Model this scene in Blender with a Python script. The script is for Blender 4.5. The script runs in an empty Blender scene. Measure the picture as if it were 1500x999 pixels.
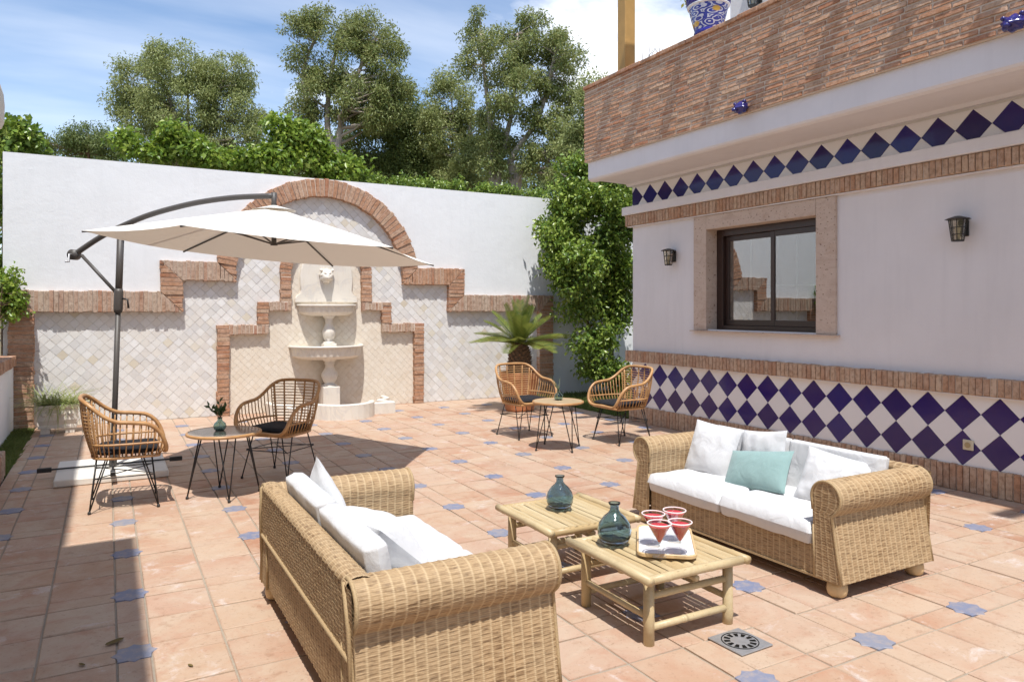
import bpy, math, random
import numpy as np
from math import sin, cos, pi, radians, sqrt, atan2
from mathutils import Vector, Matrix, Euler, noise

random.seed(7)
rng = np.random.default_rng(7)
scene = bpy.context.scene
COL = scene.collection

# ------------------------------------------------------------------ camera
F_PX, HORIZON, YAW, EYE = 1070.4, 453.2, radians(28.96), 1.5     # in pixels of the 1500 x 999 photograph
cam_data = bpy.data.cameras.new('camera')
cam = bpy.data.objects.new('camera', cam_data)
COL.objects.link(cam)
cam.location = (0, 0, EYE)
cam.rotation_euler = (radians(90), 0, -YAW)
cam_data.sensor_width = 36
cam_data.lens = F_PX / 1500 * 36
cam_data.shift_y = -(499.5 - HORIZON) / 1500
cam_data.clip_start = 0.05
cam_data.clip_end = 2000
scene.camera = cam

# ------------------------------------------------------------------ light
LIGHT = Vector((0.135, 0.385, -1.0)).normalized()                # direction the sunlight travels
SUN_EL = math.asin(-LIGHT.z)
SUN_AZ = atan2(-LIGHT.x, -LIGHT.y)                               # from +Y, clockwise
world = bpy.data.worlds.new('World')
scene.world = world
world.use_nodes = True
wt = world.node_tree
wt.nodes.clear()
W = lambda t: wt.nodes.new(t)
sky = W('ShaderNodeTexSky')
sky.sky_type = 'NISHITA'
sky.sun_disc = False
sky.sun_elevation = SUN_EL
sky.sun_rotation = SUN_AZ
sky.air_density = 1.0
sky.dust_density = 0.05
sky.ozone_density = 3.0
tc = W('ShaderNodeTexCoord')
sepd = W('ShaderNodeSeparateXYZ')
wt.links.new(tc.outputs['Generated'], sepd.inputs[0])
zz = W('ShaderNodeMath'); zz.operation = 'MAXIMUM'; zz.inputs[1].default_value = 0.0
wt.links.new(sepd.outputs['Z'], zz.inputs[0])
za = W('ShaderNodeMath'); za.operation = 'ADD'; za.inputs[1].default_value = 0.22
wt.links.new(zz.outputs[0], za.inputs[0])
dx = W('ShaderNodeMath'); dx.operation = 'DIVIDE'
dy = W('ShaderNodeMath'); dy.operation = 'DIVIDE'
wt.links.new(sepd.outputs['X'], dx.inputs[0]); wt.links.new(za.outputs[0], dx.inputs[1])
wt.links.new(sepd.outputs['Y'], dy.inputs[0]); wt.links.new(za.outputs[0], dy.inputs[1])
cmb = W('ShaderNodeCombineXYZ')
wt.links.new(dx.outputs[0], cmb.inputs[0]); wt.links.new(dy.outputs[0], cmb.inputs[1])
cn = W('ShaderNodeTexNoise')                                      # heaped clouds
cn.inputs['Scale'].default_value = 1.25
cn.inputs['Detail'].default_value = 9
cn.inputs['Roughness'].default_value = 0.56
cn.inputs['Distortion'].default_value = 0.25
mp = W('ShaderNodeMapping')
mp.inputs['Location'].default_value = (1.52, -2.39, 3.1)
wt.links.new(cmb.outputs[0], mp.inputs['Vector'])
wt.links.new(mp.outputs[0], cn.inputs['Vector'])
cr = W('ShaderNodeValToRGB')
cr.color_ramp.elements[0].position = 0.54
cr.color_ramp.elements[0].color = (0, 0, 0, 1)
cr.color_ramp.elements[1].position = 0.70
cr.color_ramp.elements[1].color = (1, 1, 1, 1)
wt.links.new(cn.outputs['Fac'], cr.inputs[0])
cn2 = W('ShaderNodeTexNoise')                                     # thin streaked veil
cn2.inputs['Scale'].default_value = 1.0
cn2.inputs['Detail'].default_value = 6
mp2 = W('ShaderNodeMapping')
mp2.inputs['Location'].default_value = (2.58, -1.43, 0)
mp2.inputs['Scale'].default_value = (0.8, 2.6, 1)
mp2.inputs['Rotation'].default_value = (0, 0, 0.5)
wt.links.new(cmb.outputs[0], mp2.inputs['Vector'])
wt.links.new(mp2.outputs[0], cn2.inputs['Vector'])
cr2 = W('ShaderNodeValToRGB')
cr2.color_ramp.elements[0].position = 0.38
cr2.color_ramp.elements[0].color = (0, 0, 0, 1)
cr2.color_ramp.elements[1].position = 0.75
cr2.color_ramp.elements[1].color = (0.42, 0.42, 0.42, 1)
wt.links.new(cn2.outputs['Fac'], cr2.inputs[0])
mxv = W('ShaderNodeMath'); mxv.operation = 'MAXIMUM'
wt.links.new(cr.outputs[0], mxv.inputs[0]); wt.links.new(cr2.outputs[0], mxv.inputs[1])
skymix = W('ShaderNodeMix'); skymix.data_type = 'RGBA'
wt.links.new(mxv.outputs[0], skymix.inputs['Factor'])
wt.links.new(sky.outputs[0], skymix.inputs['A'])
skymix.inputs['B'].default_value = (8.0, 8.1, 8.3, 1)
bg = W('ShaderNodeBackground')
bg.inputs['Strength'].default_value = 0.13
wt.links.new(skymix.outputs['Result'], bg.inputs['Color'])
wo = W('ShaderNodeOutputWorld')
wt.links.new(bg.outputs[0], wo.inputs['Surface'])

sun_data = bpy.data.lights.new('sun', 'SUN')
sun_data.energy = 3.8
sun_data.angle = radians(0.55)
sun_data.color = (1.0, 0.97, 0.925)
sun = bpy.data.objects.new('sun', sun_data)
sun.rotation_euler = LIGHT.to_track_quat('-Z', 'Y').to_euler()
sun.location = (-3, -6, 30)
COL.objects.link(sun)

scene.view_settings.view_transform = 'Standard'
scene.view_settings.look = 'None'
scene.view_settings.gamma = 1
scene.view_settings.exposure = 0.54
scene.render.engine = 'CYCLES'
scene.cycles.max_bounces = 8
scene.cycles.transparent_max_bounces = 16

# ------------------------------------------------------------------ picture helpers
CS, SN = cos(YAW), sin(YAW)
def ray(x, y):
    a = (x - 750) / F_PX
    return Vector((a * CS + SN, -a * SN + CS, (HORIZON - y) / F_PX))
def at_z(x, y, z=0.0):
    r = ray(x, y); return Vector((0, 0, EYE)) + r * ((z - EYE) / r.z)
def at_v(x, y, v):
    r = ray(x, y); return Vector((0, 0, EYE)) + r * (v / r.y)
def at_d(x, y, d):
    return Vector((0, 0, EYE)) + ray(x, y) * d
def px(p):
    X = p[0] * CS - p[1] * SN; Z = p[0] * SN + p[1] * CS
    if Z < 0.05: return (-9999, -9999, Z)
    return (750 + F_PX * X / Z, HORIZON - F_PX * (p[2] - EYE) / Z, Z)
def in_view(p, m=30):
    q = px(p); return -m < q[0] < 1500 + m and -m < q[1] < 999 + m

# ------------------------------------------------------------------ object helpers
def tag(o, label=None, cat=None, group=None, kind=None):
    if label: o['label'] = label
    if cat: o['category'] = cat
    if group: o['group'] = group
    if kind: o['kind'] = kind
    return o
def empty(name, loc=(0, 0, 0), rz=0.0, label=None, cat=None, group=None):
    o = bpy.data.objects.new(name, None)
    o.empty_display_size = 0.1
    o.location = loc; o.rotation_euler = (0, 0, rz)
    COL.objects.link(o)
    return tag(o, label, cat, group)
def mk_mesh(name, verts, faces, mat, smooth=False, uvs=None):
    me = bpy.data.meshes.new(name)
    me.from_pydata([tuple(v) for v in verts], [], faces)
    if uvs is not None:
        ul = me.uv_layers.new(name='UVMap')
        li = np.zeros(len(me.loops), dtype=np.int32)
        me.loops.foreach_get('vertex_index', li)
        ul.data.foreach_set('uv', np.asarray(uvs, dtype=np.float32)[li].ravel())
    if mat is not None: me.materials.append(mat)
    if smooth: me.polygons.foreach_set('use_smooth', np.ones(len(me.polygons), dtype=bool))
    me.update()
    return me
def link(name, me, parent=None, loc=None, keep_world=False):
    o = bpy.data.objects.new(name, me)
    COL.objects.link(o)
    if loc is not None: o.location = loc
    if parent is not None:
        o.parent = parent
        if keep_world and parent.type == 'EMPTY':
            o.matrix_parent_inverse = Matrix.Translation(-Vector(parent.location))
    return o
def copy_tree(o, parent=None):
    c = o.copy(); COL.objects.link(c)
    if parent is not None: c.parent = parent
    for ch in list(o.children): copy_tree(ch, c)
    return c

class MB:
    """collects shapes that end up as one mesh"""
    def __init__(s): s.v = []; s.f = []; s.uv = None
    def add(s, verts, faces):
        b = len(s.v)
        s.v.extend([tuple(v) for v in verts]); s.f.extend([tuple(i + b for i in f) for f in faces])
        return s
    def box(s, x0, x1, y0, y1, z0, z1, bev=0.0):
        if bev <= 0:
            v = [(x, y, z) for z in (z0, z1) for y in (y0, y1) for x in (x0, x1)]
            return s.add(v, [(0, 2, 3, 1), (4, 5, 7, 6), (0, 1, 5, 4), (2, 6, 7, 3), (0, 4, 6, 2), (1, 3, 7, 5)])
        b = bev
        def ring(z, i): return [(x0 + i, y0 + b - i if i else y0 + b, z)] if False else [
            (x0 + i + (b if i == 0 else 0), y0 + i, z), (x1 - i - (b if i == 0 else 0), y0 + i, z), (x1 - i, y0 + i + (b if i == 0 else 0), z), (x1 - i, y1 - i - (b if i == 0 else 0), z),
            (x1 - i - (b if i == 0 else 0), y1 - i, z), (x0 + i + (b if i == 0 else 0), y1 - i, z), (x0 + i, y1 - i - (b if i == 0 else 0), z), (x0 + i, y0 + i + (b if i == 0 else 0), z)]
        def ins(z):
            return [(x0 + b, y0 + b, z), (x1 - b, y0 + b, z), (x1 - b, y0 + b, z), (x1 - b, y1 - b, z), (x1 - b, y1 - b, z), (x0 + b, y1 - b, z), (x0 + b, y1 - b, z), (x0 + b, y0 + b, z)]
        r1 = ring(z0 + b, 0); r2 = ring(z1 - b, 0)
        v = ins(z0) + r1 + r2 + ins(z1)
        f = []
        for k in range(3):
            for i in range(8):
                j = (i + 1) % 8
                f.append((k * 8 + i, k * 8 + j, k * 8 + 8 + j, k * 8 + 8 + i))
        f.append((0, 6, 4, 2)); f.append((24, 26, 28, 30))
        return s.add(v, f)
    def tube(s, pts, r, n=6, cap=True, closed=False):
        pts = [Vector(p) for p in pts]; m = len(pts)
        rad = r if hasattr(r, '__len__') else [r] * m
        nrm = None; vs = []
        for i, p in enumerate(pts):
            if closed: t = (pts[(i + 1) % m] - pts[i - 1])
            else: t = (pts[min(i + 1, m - 1)] - pts[max(i - 1, 0)])
            if t.length < 1e-9: t = Vector((0, 0, 1))
            t.normalize()
            if nrm is None:
                nrm = t.cross(Vector((0, 0, 1)))
                if nrm.length < 0.05: nrm = t.cross(Vector((1, 0, 0)))
            nrm = nrm - t * nrm.dot(t)
            if nrm.length < 1e-6: nrm = t.orthogonal()
            nrm.normalize(); bi = t.cross(nrm)
            for k in range(n):
                a = 2 * pi * k / n
                vs.append(p + (nrm * cos(a) + bi * sin(a)) * rad[i])
        fs = []
        for i in range(m if closed else m - 1):
            j = (i + 1) % m
            for k in range(n):
                l = (k + 1) % n
                fs.append((i * n + k, i * n + l, j * n + l, j * n + k))
        if cap and not closed:
            fs.append(tuple(range(n - 1, -1, -1))); fs.append(tuple((m - 1) * n + k for k in range(n)))
        return s.add(vs, fs)
    def lathe(s, prof, n=24, c=(0, 0, 0), a0=0.0, a1=2 * pi, sx=1.0, sy=1.0, fn=None):
        full = abs(a1 - a0 - 2 * pi) < 1e-6
        cols = n if full else n + 1
        vs = []
        for r, z in prof:
            for k in range(cols):
                a = a0 + (a1 - a0) * k / n
                rr = r * (fn(a, z) if fn else 1)
                vs.append((c[0] + rr * cos(a) * sx, c[1] + rr * sin(a) * sy, c[2] + z))
        fs = []
        for i in range(len(prof) - 1):
            for k in range(n):
                l = (k + 1) % cols
                fs.append((i * cols + k, i * cols + l, (i + 1) * cols + l, (i + 1) * cols + k))
        if full and prof[0][0] > 1e-5: fs.append(tuple(range(cols - 1, -1, -1)))
        if full and prof[-1][0] > 1e-5: fs.append(tuple((len(prof) - 1) * cols + k for k in range(cols)))
        return s.add(vs, fs)
    def grid(s, P, flip=False, closed_u=False):
        """P: array rows x cols x 3"""
        R, C = P.shape[:2]; b = len(s.v)
        s.v.extend(map(tuple, P.reshape(-1, 3)))
        for i in range(R - 1):
            for j in range(C if closed_u else C - 1):
                k = (j + 1) % C
                q = (b + i * C + j, b + i * C + k, b + (i + 1) * C + k, b + (i + 1) * C + j)
                s.f.append(q[::-1] if flip else q)
        return s
    def build(s, name, mat, parent=None, smooth=False, keep_world=False, loc=None):
        return link(name, mk_mesh(name, s.v, s.f, mat, smooth, s.uv), parent, loc, keep_world)

def catmull(pts, n=6, closed=False):
    pts = [Vector(p) for p in pts]; m = len(pts); out = []
    rngi = range(m) if closed else range(m - 1)
    for i in rngi:
        g = (lambda k: pts[k % m]) if closed else (lambda k: pts[max(0, min(m - 1, k))])
        p0, p1, p2, p3 = g(i - 1), g(i), g(i + 1), g(i + 2)
        for k in range(n):
            t = k / n
            out.append(0.5 * ((2 * p1) + (p2 - p0) * t + (2 * p0 - 5 * p1 + 4 * p2 - p3) * t * t + (3 * p1 - p0 - 3 * p2 + p3) * t ** 3))
    if not closed: out.append(pts[-1])
    return out

def clip_poly(poly, a, b, c):
    """keep a*x + b*y <= c"""
    out = []; n = len(poly)
    for i in range(n):
        p, q = poly[i], poly[(i + 1) % n]
        dp, dq = a * p[0] + b * p[1] - c, a * q[0] + b * q[1] - c
        if dp <= 0: out.append(p)
        if (dp < 0 < dq) or (dq < 0 < dp):
            t = dp / (dp - dq); out.append((p[0] + (q[0] - p[0]) * t, p[1] + (q[1] - p[1]) * t))
    return out
def area2(poly):
    return 0.5 * sum(poly[i][0] * poly[(i + 1) % len(poly)][1] - poly[(i + 1) % len(poly)][0] * poly[i][1] for i in range(len(poly)))

def piece(poly, plane, base, depth, bev, jit=0.0, tilt=0.0, lean=0.0):
    """a slab cut to a polygon: plane 'back' (x, z), 'house' (y, z) or 'floor' (x, y); returns verts, faces"""
    if area2(poly) < 0: poly = poly[::-1]
    n = len(poly)
    cx = sum(p[0] for p in poly) / n; cy = sum(p[1] for p in poly) / n
    def shrink(p, d):
        vx, vy = cx - p[0], cy - p[1]; L = sqrt(vx * vx + vy * vy) + 1e-9
        k = min(0.4, d * 1.3 / L)
        return (p[0] + vx * k, p[1] + vy * k)
    ta, tb = random.uniform(-tilt, tilt), random.uniform(-tilt, tilt) - lean
    rings = []
    for r in range(3):
        ring = []
        for p in poly:
            q = p if r < 2 else shrink(p, bev)
            if r == 2 and jit: q = (q[0] + random.uniform(-jit, jit), q[1] + random.uniform(-jit, jit))
            d = 0.0 if r == 0 else (depth - bev if r == 1 else depth)
            if r > 0: d += ta * (q[0] - cx) + tb * (q[1] - cy)
            if r == 2 and jit: d += random.uniform(-jit, jit) * 0.5
            if plane == 'back': ring.append((q[0], base - d, q[1]))
            elif plane == 'house': ring.append((base - d, q[0], q[1]))
            else: ring.append((q[0], q[1], base + d))
        rings += ring
    f = []
    for r in range(2):
        for i in range(n):
            j = (i + 1) % n
            f.append((r * n + i, r * n + j, (r + 1) * n + j, (r + 1) * n + i))
    f.append(tuple(2 * n + i for i in range(n)))
    if plane == 'house': f = [t[::-1] for t in f]
    return rings, f

# ------------------------------------------------------------------ materials
MATS = {}
class NT:
    def __init__(s, name):
        s.m = bpy.data.materials.new(name); s.m.use_nodes = True
        s.t = s.m.node_tree; s.t.nodes.clear()
        s.out = s.n('ShaderNodeOutputMaterial')
    def n(s, typ, **kw):
        nd = s.t.nodes.new(typ)
        for k, v in kw.items():
            if k.startswith('_'): setattr(nd, k[1:], v)
            else: s.set(nd, k, v)
        return nd
    def set(s, nd, key, v):
        inp = nd.inputs[int(key[1:])] if key[0] == 'i' and key[1:].isdigit() else nd.inputs[key.replace('_', ' ')]
        if isinstance(v, bpy.types.NodeSocket): s.t.links.new(v, inp)
        elif isinstance(v, bpy.types.Node): s.t.links.new(v.outputs[0], inp)
        else:
            if inp.type == 'RGBA' and len(v) == 3: v = (*v, 1)
            inp.default_value = v
    def ramp(s, fac, stops, interp='LINEAR'):
        r = s.n('ShaderNodeValToRGB'); s.set(r, 'i0', fac)
        e = r.color_ramp.elements; r.color_ramp.interpolation = interp
        while len(e) < len(stops): e.new(0.5)
        for k, (p, c) in enumerate(stops):
            e[k].position = p; e[k].color = (*c, 1) if not isinstance(c, (int, float)) else (c, c, c, 1)
        return r
    def math(s, op, a, b=0.0, clamp=False):
        m = s.n('ShaderNodeMath', _operation=op, _use_clamp=clamp); s.set(m, 'i0', a); s.set(m, 'i1', b); return m
    def mix(s, fac, a, b, blend='MIX'):
        m = s.n('ShaderNodeMix', _data_type='RGBA', _blend_type=blend)
        s.set(m, 'i0', fac); s.set(m, 'i6', a); s.set(m, 'i7', b); return m.outputs[2]
    def rnd(s):
        """a random number for each object and each loose piece of a mesh"""
        o = s.n('ShaderNodeObjectInfo'); g = s.n('ShaderNodeNewGeometry')
        a = s.math('ADD', o.outputs['Random'], g.outputs['Random Per Island'])
        return s.math('FRACT', a)
    def rnd2(s):
        a = s.math('MULTIPLY', s.rnd(), 17.31); return s.math('FRACT', a)
    def pos(s): return s.n('ShaderNodeNewGeometry').outputs['Position']
    def noise(s, scale, detail=4, rough=0.55, vec=None, dist=0.0):
        nd = s.n('ShaderNodeTexNoise', Scale=scale, Detail=detail, Roughness=rough, Distortion=dist)
        s.set(nd, 'Vector', vec if vec is not None else s.pos()); return nd.outputs['Fac']
    def scaled(s, sc, vec=None, loc=(0, 0, 0), rot=(0, 0, 0)):
        m = s.n('ShaderNodeMapping'); s.set(m, 'Vector', vec if vec is not None else s.pos())
        m.inputs['Scale'].default_value = sc; m.inputs['Location'].default_value = loc; m.inputs['Rotation'].default_value = rot
        return m.outputs[0]
    def shifted(s):
        """world position moved by a random amount for each piece, so that no two pieces share a grain"""
        r = s.math('MULTIPLY', s.rnd(), 37.0)
        c = s.n('ShaderNodeCombineXYZ'); s.set(c, 'i0', r); s.set(c, 'i1', r); s.set(c, 'i2', r)
        v = s.n('ShaderNodeVectorMath', _operation='ADD'); s.set(v, 'i0', s.pos()); s.set(v, 'i1', c)
        return v.outputs[0]
    def bump(s, h, strength=0.3, dist=0.01, normal=None):
        b = s.n('ShaderNodeBump', Strength=strength, Distance=dist); s.set(b, 'Height', h)
        if normal is not None: s.set(b, 'Normal', normal)
        return b.outputs[0]
    def principled(s, color, rough=0.6, normal=None, spec=0.5, **kw):
        p = s.n('ShaderNodeBsdfPrincipled'); s.set(p, 'Base Color', color); s.set(p, 'Roughness', rough)
        p.inputs['Specular IOR Level'].default_value = spec
        if normal is not None: s.set(p, 'Normal', normal)
        for k, v in kw.items(): s.set(p, k, v)
        return p
    def done(s, sh):
        s.t.links.new(sh.outputs[0] if isinstance(sh, bpy.types.Node) else sh, s.out.inputs['Surface'])
        MATS[s.m.name] = s.m
        return s.m

def m_plaster(name, col, stain=0.10, bstr=0.25):
    t = NT(name)
    n1 = t.noise(1.1, 6, 0.6); n2 = t.noise(7.0, 5, 0.6); n3 = t.noise(60, 4, 0.7)
    streak = t.noise(2.2, 4, 0.6, t.scaled((5, 5, 0.5)))
    c = t.mix(t.ramp(n1, [(0.35, 0.0), (0.75, 1.0)]), col, tuple(x * (1 - stain) for x in col))
    c = t.mix(t.ramp(streak, [(0.5, 0.0), (0.85, 0.5)]), c, tuple(x * (1 - 1.6 * stain) for x in col))
    h = t.math('ADD', t.math('ADD', n3, t.math('MULTIPLY', n2, 2.0)), t.math('MULTIPLY', n1, 9.0))
    return t.done(t.principled(c, 0.85, t.bump(h, bstr, 0.006), 0.2))
M_WALL = m_plaster('white_render', (0.79, 0.80, 0.81), 0.075)
M_HOUSE = m_plaster('house_render', (0.74, 0.715, 0.72), 0.09, 0.22)
M_CREAM = m_plaster('cream_render', (0.70, 0.64, 0.55), 0.08)
M_GREYSIDE = m_plaster('roof_terrace', (0.45, 0.36, 0.3), 0.1)

def m_brick(name, stops, spots=0.5, light=(0.60, 0.50, 0.40)):
    t = NT(name)
    c = t.ramp(t.rnd(), stops)
    v = t.shifted()
    c = t.mix(t.ramp(t.noise(9, 6, 0.65, v), [(0.42, 0.0), (0.72, spots)]), c, light)
    c = t.mix(t.ramp(t.noise(28, 5, 0.7, v), [(0.35, 0.55), (0.55, 0.0)]), c, (0.16, 0.075, 0.04))
    h = t.math('ADD', t.noise(40, 6, 0.7, v), t.math('MULTIPLY', t.noise(140, 3, 0.6, v), 0.5))
    return t.done(t.principled(c, 0.88, t.bump(h, 0.55, 0.008), 0.2))
M_BRICK = m_brick('weathered_brick', [(0.0, (0.47, 0.32, 0.235)), (0.22, (0.48, 0.36, 0.28)), (0.40, (0.42, 0.22, 0.14)), (0.52, (0.50, 0.38, 0.29)), (0.68, (0.46, 0.33, 0.25)), (0.78, (0.37, 0.17, 0.11)), (0.88, (0.46, 0.31, 0.22)), (1.0, (0.50, 0.39, 0.30))])
M_ARCHBRICK = m_brick('orange_brick', [(0.0, (0.49, 0.285, 0.18)), (0.35, (0.44, 0.225, 0.13)), (0.6, (0.51, 0.33, 0.225)), (0.85, (0.40, 0.185, 0.105)), (1.0, (0.51, 0.37, 0.26))], 0.4)
M_HBRICK = m_brick('house_brick', [(0.0, (0.50, 0.34, 0.23)), (0.3, (0.55, 0.39, 0.27)), (0.55, (0.43, 0.25, 0.16)), (0.8, (0.52, 0.36, 0.25)), (1.0, (0.45, 0.24, 0.14))], 0.45)
M_PBRICK = m_brick('parapet_brick', [(0.0, (0.43, 0.205, 0.115)), (0.2, (0.49, 0.285, 0.175)), (0.4, (0.40, 0.175, 0.095)), (0.6, (0.51, 0.335, 0.22)), (0.8, (0.45, 0.22, 0.12)), (1.0, (0.47, 0.26, 0.155))], 0.4, (0.60, 0.50, 0.40))

def m_simple(name, col, rough=0.6, spec=0.4, nscale=20, amt=0.12, bump=0.2, bd=0.004, **kw):
    t = NT(name)
    n = t.noise(nscale, 5, 0.6)
    c = t.mix(n, tuple(x * (1 - amt) for x in col), tuple(min(1, x * (1 + amt)) for x in col))
    return t.done(t.principled(c, rough, t.bump(n, bump, bd) if bump else None, spec, **kw))
M_MORTAR = m_simple('mortar', (0.64, 0.56, 0.47), 0.9, 0.1, 45, 0.15, 0.5)
M_PMORTAR = m_simple('parapet_mortar', (0.60, 0.50, 0.40), 0.9, 0.1, 45, 0.2, 0.6)
M_GROUT = m_simple('floor_grout', (0.33, 0.28, 0.22), 0.95, 0.1, 30, 0.25, 0.5)
M_TGROUT = m_simple('tile_grout', (0.66, 0.63, 0.58), 0.9, 0.1, 40, 0.12, 0.3)

def m_zellige():
    t = NT('glazed_wall_tile'); v = t.shifted()
    c = t.ramp(t.rnd(), [(0.0, (0.71, 0.69, 0.655)), (0.2, (0.75, 0.745, 0.73)), (0.4, (0.67, 0.64, 0.60)), (0.55, (0.77, 0.765, 0.755)), (0.72, (0.61, 0.60, 0.59)), (0.9, (0.74, 0.71, 0.655)), (0.97, (0.66, 0.61, 0.50)), (1.0, (0.60, 0.53, 0.42))])
    c = t.mix(t.ramp(t.noise(16, 5, 0.65, v), [(0.4, 0.0), (0.75, 0.45)]), c, (0.66, 0.62, 0.575))
    return t.done(t.principled(c, 0.38, t.bump(t.noise(18, 4, 0.6, v), 0.35, 0.006), 0.4))
M_ZELL = m_zellige()
def m_niche():
    t = NT('cream_niche_tile'); v = t.shifted()
    c = t.ramp(t.rnd(), [(0.0, (0.72, 0.645, 0.54)), (0.5, (0.75, 0.69, 0.595)), (1.0, (0.70, 0.62, 0.51))])
    c = t.mix(t.ramp(t.noise(14, 5, 0.65, t.scaled((1, 1, 1), v)), [(0.4, 0.0), (0.75, 0.4)]), c, (0.64, 0.545, 0.42))
    return t.done(t.principled(c, 0.6, t.bump(t.noise(30, 4, 0.6, v), 0.4, 0.005), 0.3))
M_NICHE = m_niche()
def m_cobalt():
    t = NT('cobalt_glaze'); v = t.shifted()
    c = t.ramp(t.rnd(), [(0.0, (0.020, 0.009, 0.085)), (0.5, (0.028, 0.012, 0.12)), (1.0, (0.020, 0.013, 0.15))])
    c = t.mix(t.ramp(t.noise(10, 4, 0.6, v), [(0.45, 0.0), (0.8, 0.35)]), c, (0.055, 0.02, 0.10))
    return t.done(t.principled(c, 0.13, t.bump(t.noise(7, 3, 0.5, v), 0.22, 0.008), 0.42))
M_COBALT = m_cobalt()
M_WTILE = m_simple('white_glazed_tile', (0.76, 0.735, 0.72), 0.3, 0.45, 6, 0.03, 0.08)

def m_terracotta():
    t = NT('terracotta_tile'); v = t.shifted()
    c = t.ramp(t.rnd(), [(0.0, (0.430, 0.281, 0.184)), (0.16, (0.460, 0.325, 0.226)), (0.32, (0.400, 0.222, 0.137)), (0.48, (0.450, 0.310, 0.215)), (0.62, (0.420, 0.251, 0.173)), (0.76, (0.460, 0.330, 0.236)), (0.88, (0.360, 0.182, 0.110)), (1.0, (0.450, 0.305, 0.210))])
    c = t.mix(t.ramp(t.noise(2.6, 7, 0.62, v, 0.9), [(0.40, 0.0), (0.62, 0.85)]), c, (0.475, 0.360, 0.263))
    c = t.mix(t.ramp(t.noise(4.2, 6, 0.68, t.scaled((1, 1, 1), v, (9, 3, 1)), 0.8), [(0.50, 0.0), (0.68, 0.7)]), c, (0.400, 0.202, 0.126))
    c = t.mix(t.ramp(t.noise(0.9, 6, 0.6, t.scaled((1, 1, 1), t.pos(), (4, 1, 1))), [(0.42, 0.0), (0.68, 0.45)]), c, (0.480, 0.364, 0.278))
    c = t.mix(t.ramp(t.noise(4.4, 7, 0.72, t.scaled((1, 1, 1), t.pos(), (2, 7, 1)), 0.5), [(0.585, 0.0), (0.70, 0.75)]), c, (0.580, 0.512, 0.473))
    c = t.mix(t.ramp(t.noise(55, 4, 0.7, v), [(0.30, 0.5), (0.42, 0.0)]), c, (0.220, 0.123, 0.074))
    c = t.mix(t.ramp(t.noise(11, 5, 0.7, t.scaled((1, 1, 1), v, (5, 5, 5))), [(0.30, 0.45), (0.42, 0.0)]), c, (0.270, 0.148, 0.089))
    h = t.math('ADD', t.noise(14, 6, 0.7, v), t.math('MULTIPLY', t.noise(120, 3, 0.6, v), 0.25))
    return t.done(t.principled(c, t.ramp(t.noise(8, 4, 0.6), [(0.3, 0.45), (0.8, 0.8)]), t.bump(h, 0.45, 0.006), 0.3))
M_TERRA = m_terracotta()
def m_star():
    t = NT('blue_star_glaze'); v = t.shifted()
    c = t.ramp(t.rnd(), [(0.0, (0.15, 0.175, 0.275)), (0.5, (0.185, 0.205, 0.295)), (1.0, (0.22, 0.23, 0.285))])
    c = t.mix(t.ramp(t.noise(20, 6, 0.75, v), [(0.46, 0.0), (0.66, 0.75)]), c, (0.36, 0.30, 0.265))
    return t.done(t.principled(c, 0.5, t.bump(t.noise(60, 4, 0.6, v), 0.25, 0.003), 0.4))
M_STAR = m_star()

def m_travertine():
    t = NT('travertine'); p = t.pos()
    c = t.ramp(t.noise(3.5, 7, 0.65, t.scaled((1, 1.0, 2.2)), 0.8), [(0.25, (0.44, 0.32, 0.25)), (0.5, (0.57, 0.46, 0.38)), (0.75, (0.47, 0.34, 0.26))])
    pit = t.ramp(t.noise(26, 4, 0.7, t.scaled((1, 1, 1.8))), [(0.335, 1.0), (0.385, 0.0)])
    c = t.mix(pit, c, (0.17, 0.095, 0.06))
    return t.done(t.principled(c, 0.75, t.bump(t.math('SUBTRACT', t.noise(20, 5, 0.7), t.math('MULTIPLY', pit, 2.0)), 0.5, 0.008), 0.25))
M_TRAV = m_travertine()
def m_marble():
    t = NT('fountain_marble')
    c = t.ramp(t.noise(3.2, 7, 0.65, None, 1.2), [(0.3, (0.74, 0.69, 0.61)), (0.55, (0.71, 0.66, 0.58)), (0.62, (0.62, 0.58, 0.53)), (0.7, (0.71, 0.65, 0.56))])
    c = t.mix(t.ramp(t.noise(9, 5, 0.65, t.scaled((3, 3, 0.6))), [(0.52, 0.0), (0.8, 0.45)]), c, (0.60, 0.50, 0.38))
    return t.done(t.principled(c, 0.5, t.bump(t.noise(50, 4, 0.6), 0.15, 0.004), 0.35))
M_MARBLE = m_marble()

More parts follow.
